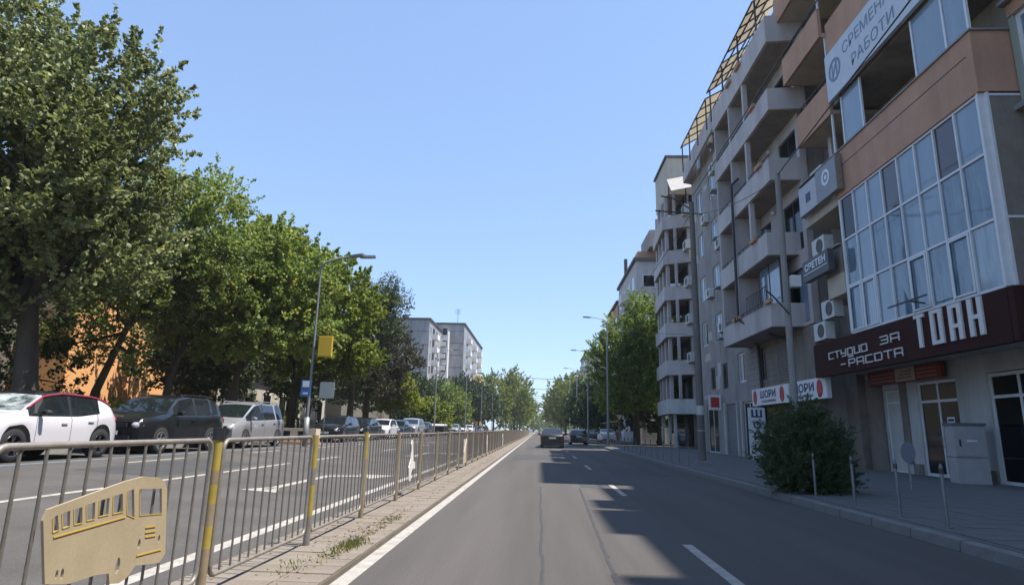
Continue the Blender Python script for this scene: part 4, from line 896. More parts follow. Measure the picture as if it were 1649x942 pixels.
for i, (y, x, lb) in enumerate(((56, 6.1, 'third grey lamp pole, beside the dark side-street tree'), (80, 6.2, 'fourth grey lamp pole beyond the side street'), (104, 6.2, 'fifth grey lamp pole, last clearly seen on the right'), (128, 6.2, 'sixth distant grey lamp pole on the right'))):
    lamp(x, y, .1, 11.0, [(-1, 0, 1.6, .5)], lb, .11, .07, lampm, 'lamp poles far down the right side')
for i, y in enumerate((62, 88, 112, 138)):
    lamp(-10.4, y, .42, 8.2, [(1, 0, 1.6, .5)], ['first slim lamp beyond the row of parked cars, before the bright young tree', 'second slim lamp on the left beyond the parked cars', 'third slim lamp on the left, among distant trees', 'farthest slim lamp on the left side'][i], .08, .05, lampm, 'slim lamps down the left side')
def wire(name, a, b_, sag, label, r=.012, group='overhead wires'):
    a = Vector(a); b_ = Vector(b_); q = MB(); pts = [a.lerp(b_, t)-Vector((0, 0, sag*4*t*(1-t))) for t in np.linspace(0, 1, 13)]
    q.tube(pts, r, 5); tag(q.build(name, steeld), label, 'cable', group)
wire('overhead_wire', (6.25, 24.6, 10.9), (6.2, -6, 11.2), .0, 'black overhead cable rising from the thick lamp pole toward the viewer', .018)
wire('overhead_wire', (6.3, 15.7, 8.1), (6.2, -8, 10.4), .1, 'black overhead cable rising from the thin concrete pole across the loggia', .016)
wire('overhead_wire', (6.3, 15.7, 8.0), (6.25, 24.6, 10.2), .25, 'black cable joining the thin pole with the thick lamp pole', .012)
wire('overhead_wire', (6.25, 24.6, 10.3), (6.1, 56, 10.8), .6, 'long black cable from the thick lamp pole down the street', .014)
wire('overhead_wire', (6.15, 56, 10.6), (11.0, 46, 8.5), .15, 'black cable from the third lamp pole to the white balcony block', .014)
wire('overhead_wire', (5.9, 8.9, 10.2), (10.4, 15.5, 14.6), .05, 'short thick dark cable crossing in front of the banner sign', .03)

for i, (y, z) in enumerate(((84, 8.5), (98, 8.0), (112, 7.6), (126, 7.9))):
    wire('span_wire', (6.2, y, z), (-2.0, y+1, z-.2), .3, 'thin span wire across the far right lanes, %s' % ['nearest of four', 'second of four', 'third of four', 'farthest of four'][i], .03, 'span wires far down the street')
# bollards
def bollard_mesh():
    q = MB(); q.tube([(0, 0, 0), (0, 0, .79), (0, 0, .83)], [.023, .023, .010], 10); q.tube([(0, 0, 0), (0, 0, .02)], .05, 10); return q
nl = ['slim grey metal bollard beside the bush base', 'slim grey bollard just right of the bush', 'slim grey bollard in front of the plain shop wall', 'slim grey bollard in front of the utility cabinet', 'slim grey bollard nearest the camera at the right edge']
base = None
for i, (x, y) in enumerate(((5.45, 12.9), (5.42, 11.3), (5.45, 10.0), (5.42, 8.85))):
    if base is None:
        base = empty('bollard', (x, y, .145), nl[i], 'bollard', 'slim bollards along the right kerb'); q = bollard_mesh(); p_ = q.build('post', mat('bollard_steel', (.15, .15, .155), .5, (.21, .21, .215), 5, metal=.4), None, smooth=True, sharp=50); p_.parent = base
        q = MB(); q.tube([(0, 0, .70), (0, 0, .77)], .026, 10, cap=False); p_ = q.build('band', steeld, None, smooth=True); p_.parent = base
    else: copy_tree(base, (x, y, .145), None, nl[i])
for i in range(20):
    y = 23.4+i*1.55; lb = 'x' 
    lb = 'slim dark bollard in the even row along the right kerb beyond the thick pole'
    copy_tree(base, (5.45, y, .145), None, lb)
q = MB()
# utility cabinet
cbn = empty('utility_cabinet', (11.4, 18.1, .145), 'grey metal street utility cabinet standing before the glass shop doors', 'cabinet')
Rz = Matrix.Rotation(rad(-12), 4, 'Z')
def cbx(x0, x1, y0, y1, z0, z1, n_, m_, par):
    q = MB(); q.box(x0, x1, y0, y1, z0, z1); q.v = [tuple((Rz @ Vector((a, b_, 0))) + Vector((11.62, 17.75, c))) for a, b_, c in q.v]; return q.build(n_, m_, par)
cabm = mat('cabinet_grey', (.33, .32, .325), .6, (.40, .39, .39), 3, 1)
cbx(-.37, .37, -.3, .3, .145, .82, 'lower_box', cabm, cbn); cbx(-.37, .37, -.3, .3, .84, 1.66, 'body', cabm, cbn); cbx(-.40, .40, -.33, .33, 1.662, 1.74, 'top', mat('cabinet_dark', (.12, .12, .13), .5), cbn)
cbx(-.34, .34, -.325, -.302, .87, 1.63, 'door', cabm, cbn); cbx(-.28, -.24, -.345, -.326, 1.12, 1.30, 'handle', steeld, cbn); cbx(-.1, .15, -.33, -.326, 1.25, 1.29, 'plate', signw, cbn)
# blurred little sign in front of shop
r = empty('small_sign', (9.6, 17.6, .145), 'small grey rounded sign on a post before the plain shop wall', 'sign')
q = MB(); q.tube([(8.6, 15.2, .145), (8.6, 15.2, .75)], .025, 8); q.build('post', lampm, r)
q = MB(); pts = ell(0, 0, .17, .24, 16); q.add([(8.6+a, 15.17, .98+b_) for a, b_ in pts]+[(8.6+a, 15.19, .98+b_) for a, b_ in pts], [tuple(range(16)), tuple(range(31, 15, -1))]+[(i, 16+i, 16+(i+1) % 16, (i+1) % 16) for i in range(16)]); q.build('plate', mat('slate_plate', (.20, .21, .25), .5), r)
# concrete planters by the lamp
for i, (x, y) in enumerate(((-11.4, 29.3),)):
    r = empty('planter', (x, y, .42), 'sunlit orange and white concrete planter block between silver minivan and lamp post', 'planter')
    q = MB(); wall_x(q, y-.3, y+.3, x-1.0, x+1.0, .42, 1.12, [(x-.62, x-.22, .6, 1.0), (x+.12, x+.52, .6, 1.0)]); q.build('body', mat('planter_render', (.55, .45, .36), .85, (.66, .56, .46), 2), r)
    q = MB(); q.box(x-.98, x+.98, y-.1, y+.28, .44, 1.08); q.build('inner', steeld, r); q = MB(); q.box(x-1.06, x+1.06, y-.36, y+.36, .40, .5); q.build('plinth', terra, r)
# railing behind the left pavement
rl = empty('railing', (-16.3, 30, .5), 'dark steel railing behind the left pavement under the trees', 'railing')
for i in range(12):
    y = 10+i*4; railing(rl, [(-16.35, y+.06), (-16.35, y+3.94)], .62, 1.6, steeld, .16, .011, 'railing_panel')
    q = MB(); q.box(-16.40, -16.30, y-.05, y+.05, .4, 1.75); q.build('post', steeld, rl)
# waste bins and a small kiosk far left, market umbrella-like stand far right
for i, (x, y) in enumerate(((-11.4, 71), (-11.4, 72.6))):
    r = empty('waste_container', (x, y, .42), ['black street waste container beyond the silver off-roader, nearer one', 'black street waste container beyond the silver off-roader, farther one'][i], 'waste container', 'waste containers')
    q = MB(); q.prismx([(y-.55, .6), (y+.55, .6), (y+.6, 1.5), (y-.6, 1.5)], x-.7, x+.7); q.build('body', blackp, r)
    q = MB(); q.prismx([(y-.62, 1.502), (y+.62, 1.502), (y+.4, 1.72), (y-.4, 1.72)], x-.72, x+.72); q.build('lid', signgrey, r)
    q = MB()
    for dx in (-.55, .55):
        for dy in (-.4, .4): q.tube([(x+dx-.03, y+dy, .5), (x+dx+.03, y+dy, .5)], .08, 8)
    q.build('wheel', steeld, r)
r = empty('kiosk', (-14.5, 108, .5), 'small dark roofed kiosk far down the left pavement', 'kiosk')
q = MB(); q.box(-15.8, -13.4, 106, 109, .53, 3.0); q.build('body', greyr, r); q = MB(); q.add([(-16.4, 105.4, 3.0), (-12.8, 105.4, 3.0), (-12.8, 109.6, 3.0), (-16.4, 109.6, 3.0), (-14.6, 107.5, 4.4)], [(0, 3, 2, 1), (0, 1, 4), (1, 2, 4), (2, 3, 4), (3, 0, 4)]); q.build('roof', roofd, r)
r = empty('give_way_sign', (7.6, 60, .1), 'give way triangle sign at the side street on the right', 'traffic sign')
q = MB(); q.tube([(7.6, 60, .05), (7.6, 60, 2.6)], .03, 8); q.build('post', lampm, r); q = MB(); q.add([(7.6-.45, 59.96, 2.95), (7.6+.45, 59.96, 2.95), (7.6, 59.96, 2.15), (7.6-.45, 59.94, 2.95), (7.6+.45, 59.94, 2.95), (7.6, 59.94, 2.15)], [(0, 1, 2), (5, 4, 3), (0, 3, 4, 1), (1, 4, 5, 2), (2, 5, 3, 0)]); q.build('plate', signred, r)
q = MB(); q.add([(7.6-.3, 59.935, 2.87), (7.6+.3, 59.935, 2.87), (7.6, 59.935, 2.35)], [(2, 1, 0)]); q.build('face', signw, r)
r = empty('market_awning', (10, 84, .1), 'pale sloping awning of a stall far down the right pavement', 'awning')
q = MB(); q.add([(8.2, 80, 2.3), (12.5, 80, 3.1), (12.5, 86, 3.1), (8.2, 86, 2.3), (8.2, 80, 2.36), (12.5, 80, 3.16), (12.5, 86, 3.16), (8.2, 86, 2.36)], [(0, 3, 2, 1), (4, 5, 6, 7), (0, 1, 5, 4), (1, 2, 6, 5), (2, 3, 7, 6), (3, 0, 4, 7)]); q.build('sheet', panelw, r)
q = MB()
for x, z in ((8.3, 2.3), (12.3, 3.05)):
    for y in (80.2, 85.8): q.box(x-.04, x+.04, y-.04, y+.04, .1, z)
q.build('post', steeld, r)

# ------------------------------------------------------------------ cars
def carpaint(name, c, metal=.25, rough=.32): return mat(name, c, rough, metal=metal, coat=.8, spec=.5)
tyrem = mat('tyre', (.02, .02, .02), .85); rimm = mat('alloy_rim', (.42, .42, .44), .3, metal=.8); rimd = mat('dark_alloy', (.10, .10, .11), .3, metal=.7)
lensm = mat('headlight_lens', (.55, .57, .60), .08, metal=.35, spec=.8); tailm = mat('tail_lens', (.28, .01, .01), .12); chrome = mat('chrome', (.6, .6, .62), .15, metal=1.)
platem = mat('number_plate', (.7, .7, .68), .4)
def interp(pts, x):
    if x <= pts[0][0]: return pts[0][1]
    for (a, va), (b_, vb) in zip(pts[:-1], pts[1:]):
        if x <= b_: return va+(vb-va)*(x-a)/(b_-a)
    return pts[-1][1]
def smooth_prof(pts, L, r=.07):
    xs = np.linspace(-.3, L+.3, 900); v = np.array([interp(pts, x) for x in xs]); k = max(1, int(r/(xs[1]-xs[0]))); ker = np.ones(2*k+1)/(2*k+1)
    pv = np.pad(v, k, mode='edge'); sv = np.convolve(pv, ker, 'valid'); return lambda x: float(np.interp(x, xs, sv))
CARS = {
 # top = centre line profile; cowl, roof front, roof rear, glass base rear; belt line; pillars (B, C)
 'crossover': dict(L=4.15, W=1.79, r=.34, fa=.85, ra=3.41, cl=.24, top=[(0, .80), (.10, .93), (.95, 1.03), (1.0, 1.05), (1.62, 1.44), (2.2, 1.53), (3.1, 1.49), (3.45, 1.42), (3.98, 1.08), (4.1, 1.0), (4.15, .9)], g=(1.02, 1.60, 3.35, 3.95), belt=[(0, .80), (1.0, .94), (2.6, .96), (3.3, 1.04), (3.75, 1.12), (4.15, .95)], B=(2.32, 2.40), C=(3.3, 9), doors=(1.35, 2.36, 3.2), clad=.2),
 'suv': dict(L=4.70, W=1.89, r=.365, fa=.95, ra=3.65, cl=.25, top=[(0, .86), (.12, .98), (1.15, 1.12), (1.2, 1.14), (1.85, 1.60), (2.4, 1.70), (3.6, 1.68), (4.1, 1.60), (4.5, 1.18), (4.66, 1.1), (4.7, .95)], g=(1.22, 1.83, 4.02, 4.45), belt=[(0, .86), (1.2, 1.06), (3.3, 1.10), (4.0, 1.16), (4.7, 1.05)], B=(2.62, 2.74), C=(3.55, 3.68), doors=(1.5, 2.7, 3.7), clad=.10),
 'minivan': dict(L=4.63, W=1.81, r=.32, fa=.90, ra=3.74, cl=.19, top=[(0, .78), (.08, .86), (.72, 1.06), (.76, 1.08), (1.75, 1.62), (2.3, 1.73), (3.8, 1.71), (4.25, 1.62), (4.52, 1.1), (4.6, 1.0), (4.63, .9)], g=(.80, 1.72, 4.2, 4.50), belt=[(0, .78), (.9, .98), (2.5, 1.03), (3.9, 1.08), (4.63, 1.06)], B=(2.38, 2.46), C=(3.45, 3.56), doors=(1.3, 2.42, 3.5), clad=0),
 'hatch': dict(L=4.05, W=1.72, r=.31, fa=.82, ra=3.36, cl=.18, top=[(0, .70), (.08, .80), (.95, .95), (1.0, .97), (1.72, 1.38), (2.2, 1.46), (3.1, 1.43), (3.45, 1.37), (3.9, .98), (4.0, .92), (4.05, .8)], g=(1.02, 1.68, 3.42, 3.86), belt=[(0, .72), (1.0, .88), (3.2, .96), (4.05, .94)], B=(2.22, 2.30), C=(3.12, 3.22), doors=(1.3, 2.26, 3.15), clad=0),
 'sedan': dict(L=4.65, W=1.77, r=.32, fa=.88, ra=3.58, cl=.17, top=[(0, .68), (.08, .78), (1.15, .95), (1.2, .97), (1.98, 1.36), (2.5, 1.45), (3.2, 1.42), (3.9, 1.06), (4.0, 1.03), (4.5, 1.01), (4.62, .95), (4.65, .8)], g=(1.22, 1.94, 3.25, 3.86), belt=[(0, .70), (1.2, .90), (3.4, .96), (4.65, .96)], B=(2.46, 2.54), C=(3.30, 3.36), doors=(1.5, 2.5, 3.4), clad=0),
}
WHEELS = {}
def wheel_meshes(r, dark):
    k = (r, dark)
    if k in WHEELS: return WHEELS[k]
    q = MB(); w_ = .105; q.tube2(Vector((0, 0, 0)), Vector((1, 0, 0)), [(-w_, r*.62), (-w_, r*.93), (-w_*.8, r), (w_*.8, r), (w_, r*.93), (w_, r*.66), (w_*.7, r*.64)], 28); t = q.build('tyre', tyrem, None, smooth=True, sharp=45)
    q = MB(); q.tube2(Vector((0, 0, 0)), Vector((1, 0, 0)), [(w_*.95, r*.70), (w_*1.02, r*.68), (w_*.9, r*.61), (-.02, r*.58), (-.03, .0)], 28)
    q.tube2(Vector((w_*.55, 0, 0)), Vector((1, 0, 0)), [(0, .07), (.03, .065), (.035, 0)], 14)
    for s in range(5):
        a = 2*math.pi*s/5+.3
        for da in (-.12, .12):
            c = Vector((w_*.6, math.cos(a+da)*r*.36, math.sin(a+da)*r*.36)); t_ = Vector((.12, math.cos(a+da*1.6), math.sin(a+da*1.6))).normalized()
            q.obox(c, t_*r*.28, Vector((0, -t_.z, t_.y)).normalized()*.018, Vector((1, 0, 0))*.014)
    m_ = q.build('rim', rimd if dark else rimm, None, smooth=True, sharp=30); WHEELS[k] = (t.data, m_.data); bpy.data.objects.remove(t); bpy.data.objects.remove(m_); return WHEELS[k]
def car(kind, paintm, label, loc, yaw=0, group=None, roofm=None, name='parked_car', cladm=blackp, shade=False, railm=None, detail=True, darkrim=False, plate_=True, cat='car'):
    """front of the car points to local -y; yaw turns it"""
    P = CARS[kind]; L, W, r, fa, ra, cl = (P[k] for k in ('L', 'W', 'r', 'fa', 'ra', 'cl'))
    root = empty(name, (0, 0, 0), label, cat, group)
    top = smooth_prof(P['top'], L, .05); belt = smooth_prof(P['belt'], L, .12); g0, g1, g2, g3 = P['g']
    st = set(np.round(np.linspace(0, L, 30), 3)) | {0.0, .03, .08, L-.03, L-.08, g0, g1, g2, g3}
    for wy in (fa, ra):
        for a in np.linspace(0, math.pi, 17): st.add(round(wy+math.cos(a)*(r+.06), 3))
    for a in (*P['B'], P['C'][0], min(P['C'][1], L-.2)): st.add(a)
    for a in P['doors']: st |= {a-.007, a+.007}
    st = sorted(x for x in st if 0 <= x <= L); s2_ = [st[0]]
    for x in st[1:]:
        if x-s2_[-1] > .009: s2_.append(x)
    st = s2_
    def bottom(y):
        z = cl
        for wy in (fa, ra):
            d_ = abs(y-wy); R = r+.06
            if d_ <= R: z = max(z, r-.02+math.sqrt(max(0, R*R-d_*d_)))
        if y < .3: z = max(z, cl+.06*(1-y/.3))
        if y > L-.35: z = max(z, cl+.10*(1-(L-y)/.35))
        return z
    def ring(y):
        zt = top(y); bl = min(belt(y), zt-.035); zb = bottom(y)
        pw = 1-.17*max(0, (.75-y)/.75)**2.2-.12*max(0, (y-(L-.6))/.6)**2.2; w_ = W/2*pw
        z3 = min(max(cl+.13, zb+.075), bl-.16); z4 = z3+(bl-.07-z3)*.55
        hg = zt-bl; tum = .30*hg+.02
        up = .95*w_; x7 = up-tum*.88
        rows = [(0, cl+.02), (w_*.86, cl+.02), (w_*.965, zb), (w_*.995, z3), (w_, z4), (w_*.985, bl-.07), (up, bl), (x7, bl+.86*hg), (x7-.055 if hg > .12 else up-.09, bl+.965*hg), (w_*.42, zt-.004), (0, zt+.012)]
        out = []
        for x, z in rows:
            yy = y
            if y < .7: k = (1-y/.7); yy += k*(.16*(x/(W/2))**2+.10*max(0, (z-.45))**1.2*1.2+.05*max(0, (.4-z)))
            if y > L-.6: k = 1-(L-y)/.6; yy -= k*(.13*(x/(W/2))**2+.08*max(0, z-.6)+.05*max(0, .4-z))
            out.append((x, yy, z))
        return out
    R_ = [ring(y) for y in st]; K = 11
    parts = {}
    def put(key, quad): parts.setdefault(key, []).append(quad)
    bB, cC = P['B'], P['C']; dd = P['doors']
    for i in range(len(st)-1):
        y = (st[i]+st[i+1])/2
        hgm = top(y)-min(belt(y), top(y)-.035)
        for k in range(K-1):
            key = 'body'
            if k <= 1: key = 'underbody'
            if k == 2 and P['clad'] > 0: key = 'cladding'
            if k in (2, 3) and (y < .35 or y > L-.3) and P['clad'] > 0 and k == 2: key = 'cladding'
            if k == 6 and g0+.12 < y < g3-.10 and hgm > .06:
                key = ('side_window', 0 if y < bB[0] else (1 if y < cC[0] else 2))
                if bB[0] < y < bB[1]: key = 'pillar'
                if cC[0] < y < cC[1]: key = 'body'
            if k >= 8 and g0 < y < g1: key = 'windshield'
            if k >= 8 and g2 < y < g3: key = 'rear_window'
            if roofm is not None and k >= 7 and g1 <= y <= g2: key = 'roof'
            if 3 <= k <= 5 and dd[0] < y < dd[2]:
                key = 'door0' if y < dd[1] else 'door1'
            if 3 <= k <= 5 and any(abs(y-a) < .006 for a in dd): continue
            for sgn in (1, -1):
                a, b_, c, d_ = R_[i][k], R_[i+1][k], R_[i+1][k+1], R_[i][k+1]
                qd = [(sgn*p[0], p[1], p[2]) for p in (a, b_, c, d_)]
                if sgn < 0: qd = qd[::-1]
                kk = (key[0], key[1], sgn) if isinstance(key, tuple) else ((key, sgn) if key in ('door0', 'door1') else key)
                put(kk, qd)
    for end, rg in ((0, R_[0]), (1, R_[-1])):
        for k in range(K-1):
            a, b_ = rg[k], rg[k+1]; qd = [(-a[0], a[1], a[2]), (a[0], a[1], a[2]), (b_[0], b_[1], b_[2]), (-b_[0], b_[1], b_[2])]
            if end: qd = qd[::-1]
            put('cladding' if (k == 2 and P['clad'] > 0) else ('underbody' if k < 2 else 'body'), qd)
    def mk(key, name_, m_, par, sharp=38):
        q = MB(); idx = {}
        for qd in parts.get(key, []):
            ids = []
            for p in qd:
                kk = (round(p[0], 4), round(p[1], 4), round(p[2], 4))
                if kk not in idx: idx[kk] = len(q.v); q.v.append(p)
                if idx[kk] not in ids: ids.append(idx[kk])
            if len(ids) >= 3: q.f.append(tuple(ids)); q.m.append(0)
        if not q.f: return None
        return q.build(name_, m_, par, smooth=True, sharp=sharp)
    body = mk('body', 'body', paintm, root); mk('underbody', 'underbody', blackp, root); mk('cladding', 'cladding', cladm, root); mk('pillar', 'pillar', blackp, root)
    if roofm: mk('roof', 'roof', roofm, root)
    ws = mk('windshield', 'windshield', sunshade if shade else carglass, root); mk('rear_window', 'rear_window', carglass, root)
    for k in (0, 1, 2):
        for sgn in (1, -1): mk(('side_window', k, sgn), 'side_window', carglass, root)
    for dn in ('door0', 'door1'):
        for sgn in (1, -1):
            d_ = mk((dn, sgn), 'door', paintm, root)
            if d_:
                ye = (dd[1] if dn == 'door0' else dd[2])-.22; q = MB(); q.obox((sgn*(W/2+.008), ye, belt(ye)-.15), (0, .09, 0), (.012, 0, 0), (0, 0, .014)); q.build('handle', chrome if not P['clad'] else paintm, d_)
    # inner dark volume so gaps and arches read dark
    q = MB(); q.box(-W*.40, W*.40, .35, L-.35, cl+.05, belt(L/2)-.1); q.build('inner_body', blackp, root)
    tm, rm = wheel_meshes(r, darkrim)
    for wy in (fa, ra):
        for sgn in (1, -1):
            we = bpy.data.objects.new('wheel', tm); COL.objects.link(we); we.parent = root; we.location = (sgn*(W/2-.115), wy, r); we.rotation_euler.z = 0 if sgn > 0 else math.pi
            ri = bpy.data.objects.new('rim', rm); COL.objects.link(ri); ri.parent = we
    # lamps, plates, grille, mirrors
    zf = top(.12); bl0 = min(belt(.3), zf)-.02
    for sgn in (1, -1):
        q = MB(); c = Vector((sgn*W*.375, .17, bl0-.10)); n = 12
        q.tube2(c, Vector((sgn*.75, -.62, .12)).normalized(), [(-.06, .10), (-.02, .12), (.02, .10), (.035, .05), (.038, 0)], n)
        q.v = [(c.x+(x-c.x)*1.5, c.y+(y-c.y)*1.3, c.z+(z-c.z)*.8) for x, y, z in q.v]; q.build('headlight', lensm, root, smooth=True)
        q = MB(); c = Vector((sgn*W*.425, L-.13, belt(L-.2)-.12)); q.tube2(c, Vector((sgn*.6, .8, 0)).normalized(), [(-.09, .10), (-.05, .11), (-.015, .085), (.0, .05), (.004, 0)], n)
        q.v = [(c.x+(x-c.x)*1.1, c.y+(y-c.y)*.8, c.z+(z-c.z)*(1.3 if kind in ('suv', 'minivan', 'hatch') else .8)) for x, y, z in q.v]; q.build('tail_light', tailm, root, smooth=True)
        q = MB(); c = Vector((sgn*(W/2+.09), g0+.42, belt(g0+.4)+.08)); q.tube2(c, Vector((0, 1, 0)), [(-.07, .03), (-.055, .07), (0, .085), (.05, .08), (.052, 0)], 12); q.v = [(c.x+(x-c.x)*1.35, y, c.z+(z-c.z)*.85) for x, y, z in q.v]
        q.bar((sgn*(W/2-.06), g0+.44, c.z-.05), (sgn*(W/2+.06), g0+.42, c.z-.03), .02, .02); q.build('mirror', blackp if P['clad'] > .15 else paintm, root, smooth=True, sharp=40)
    q = MB(); q.box(-W*.24, W*.24, .045, .075, bl0-.16, bl0-.05)
    for k in range(3): q.box(-W*.24, W*.24, .035, .05, bl0-.15+.035*k, bl0-.14+.035*k)
    q.build('grille', steeld, root); q = MB(); q.box(-W*.30, W*.30, .0-.004, .08, cl+.13, cl+.25); q.build('air_intake', blackp, root)
    if plate_:
        q = MB(); q.box(-.26, .26, -.025, -.008, cl+.27, cl+.38); q.build('number_plate', platem, root)
        zp = .62 if kind == 'sedan' else .66
        q = MB(); q.box(-.26, .26, L+.0, L+.018, zp+.06, zp+.17); q.build('number_plate', platem, root); q = MB(); q.box(-W*.36, W*.36, L-.02, L+.004, cl+.10, cl+.2); q.build('rear_bumper_insert', blackp, root)
    if railm:
        for sgn in (1, -1):
            q = MB(); q.tube([(sgn*W*.36, g1+.25, top(g1+.25)-.02), (sgn*W*.36, g1+.4, top(g1+.4)+.04), (sgn*W*.36, g2-.4, top(g2-.4)+.05), (sgn*W*.36, g2-.2, top(g2-.2)-.01)], .018, 6); q.build('roof_rail', railm, root)
    root.location = loc; root.rotation_euler.z = yaw; return root
CW = carpaint('white_car_paint', (.62, .60, .64), 0, .3); CB = carpaint('black_car_paint', (.012, .013, .016)); CSV = carpaint('silver_car_paint', (.36, .355, .375), .4, .34)
CBR = carpaint('dark_brown_car_paint', (.010, .009, .011), 0); CBL = carpaint('dark_blue_car_paint', (.02, .03, .06)); CGY = carpaint('grey_car_paint', (.20, .20, .21)); CRD = carpaint('red_trim_paint', (.45, .03, .06))
GP = 'cars parked along the left kerb'
PX = -11.7; PZ = .40
def park(kind, p, label, yf, **k): return car(kind, p, label, (PX+k.pop('dx', 0), yf, PZ), k.pop('yaw', 0), GP, **k)
mk_ = park('crossover', CW, 'white small crossover with black roof, red window line and foil sunshade, leftmost parked car', 11.75, roofm=CB, shade=True, darkrim=True)
# red line above the side windows, antenna
P = CARS['crossover']; tp = smooth_prof(P['top'], P['L'], .05); bt = smooth_prof(P['belt'], P['L'], .12)
for sgn in (1, -1):
    q = MB(); pts = []
    for y in [1.12]+list(np.linspace(1.25, 3.55, 14))+[3.68]:
        zt = tp(y); bl = min(bt(y), zt-.035); hg = zt-bl; pts.append((sgn*(.95*P['W']/2*(1-.12*max(0, (y-3.55)/.6)**2)-(.30*hg+.02)*.88+.004), y, bl+.90*hg))
    q.tube(pts, .022, 6); o = q.build('red_trim', CRD, None, smooth=True); o.parent = mk_
q = MB(); q.tube([(0, 3.2, 1.5), (0, 3.35, 1.62)], .01, 5); o = q.build('antenna', blackp, None); o.parent = mk_
park('suv', CB, 'black off-road estate with clear headlights, parked behind the white crossover', 16.65, railm=blackp)
park('minivan', CSV, 'silver minivan with dark side moulding, parked before the gap with the planter', 21.95, railm=CSV)
mv = park('hatch', CBR, 'dark brown hatchback parked just beyond the grey backed sign', 33.0, dx=.3)
park('sedan', CB, 'low black saloon parked between the dark brown and white hatchbacks', 38.4, dx=.1)
park('hatch', CW, 'white hatchback parked behind the low black saloon', 44.2, dx=.1)
park('sedan', CBL, 'dark blue saloon parked beyond the white hatchback', 49.2)
park('suv', CSV, 'silver off-roader with dark side, parked under the bright young tree', 55.0, railm=blackp)
park('hatch', CBR, 'small dark hatchback parked between the silver off-roader and the waste containers', 60.6)
park('hatch', CSV, 'silver hatchback, first car beyond the waste containers', 84.0)
park('sedan', CW, 'white saloon right behind the far silver hatchback', 93.0)
park('hatch', CW, 'white hatchback behind the far white saloon', 102.5)
park('sedan', CBL, 'dark saloon parked near the far kiosk', 111)
park('hatch', CGY, 'grey hatchback, second from last in the far left row', 121); park('sedan', CB, 'black saloon, last of the far left row', 131)
car('sedan', mat('dusty_black_paint', (.010, .009, .011), .4, spec=.35, coat=.15), 'black saloon with number plate driving ahead in the left lane, rear view', (1.0, 46.6+4.65, 0), 0, 'cars driving ahead', name='driving_car').rotation_euler.z = math.pi
car('hatch', CB, 'black hatchback driving ahead in the right lane near the side street', (3.8, 60+4.05, 0), math.pi, 'cars driving ahead', name='driving_car', railm=signw)
for i, (kd, pm, y, lb) in enumerate((('hatch', CGY, 92, 'grey hatchback parked nose-in under the awning on the right'), ('sedan', CW, 74, 'white saloon parked beyond the side street on the right'))):
    car(kd, pm, lb, (7.6, y, .14), math.pi, 'cars parked on the right beyond the side street')

# ------------------------------------------------------------------ trees
def leaf_mesh(name, C, dirs, L, Wd, rng, tone, droop=.15):
    """C centres (n,3), dirs (n,3) long axis; each leaf is a folded rhombus of two triangles"""
    n = len(C); d_ = dirs/np.linalg.norm(dirs, axis=1)[:, None]
    r_ = rng.normal(size=(n, 3)); s_ = np.cross(d_, r_); s_ /= np.linalg.norm(s_, axis=1)[:, None]+1e-9; nn = np.cross(s_, d_)
    l_ = (L*rng.uniform(.7, 1.3, n))[:, None]; w_ = (Wd*rng.uniform(.7, 1.3, n))[:, None]
    V = np.empty((n, 4, 3)); V[:, 0] = C-d_*l_*.5; V[:, 1] = C+s_*w_*.5+nn*w_*.18; V[:, 2] = C+d_*l_*.5-nn*l_*droop; V[:, 3] = C-s_*w_*.5+nn*w_*.18
    me = bpy.data.meshes.new(name); me.vertices.add(4*n); me.vertices.foreach_set('co', V.reshape(-1))
    b4 = np.arange(n)*4; T = np.stack([b4, b4+1, b4+2, b4, b4+2, b4+3], 1).reshape(-1)
    me.loops.add(6*n); me.loops.foreach_set('vertex_index', T.astype(np.int32)); me.polygons.add(2*n); me.polygons.foreach_set('loop_start', np.arange(0, 6*n, 3, dtype=np.int32))
    me.update(calc_edges=True)
    a = me.attributes.new('tone', 'FLOAT', 'POINT'); a.data.foreach_set('value', np.repeat(tone, 4).astype(np.float32)); return me
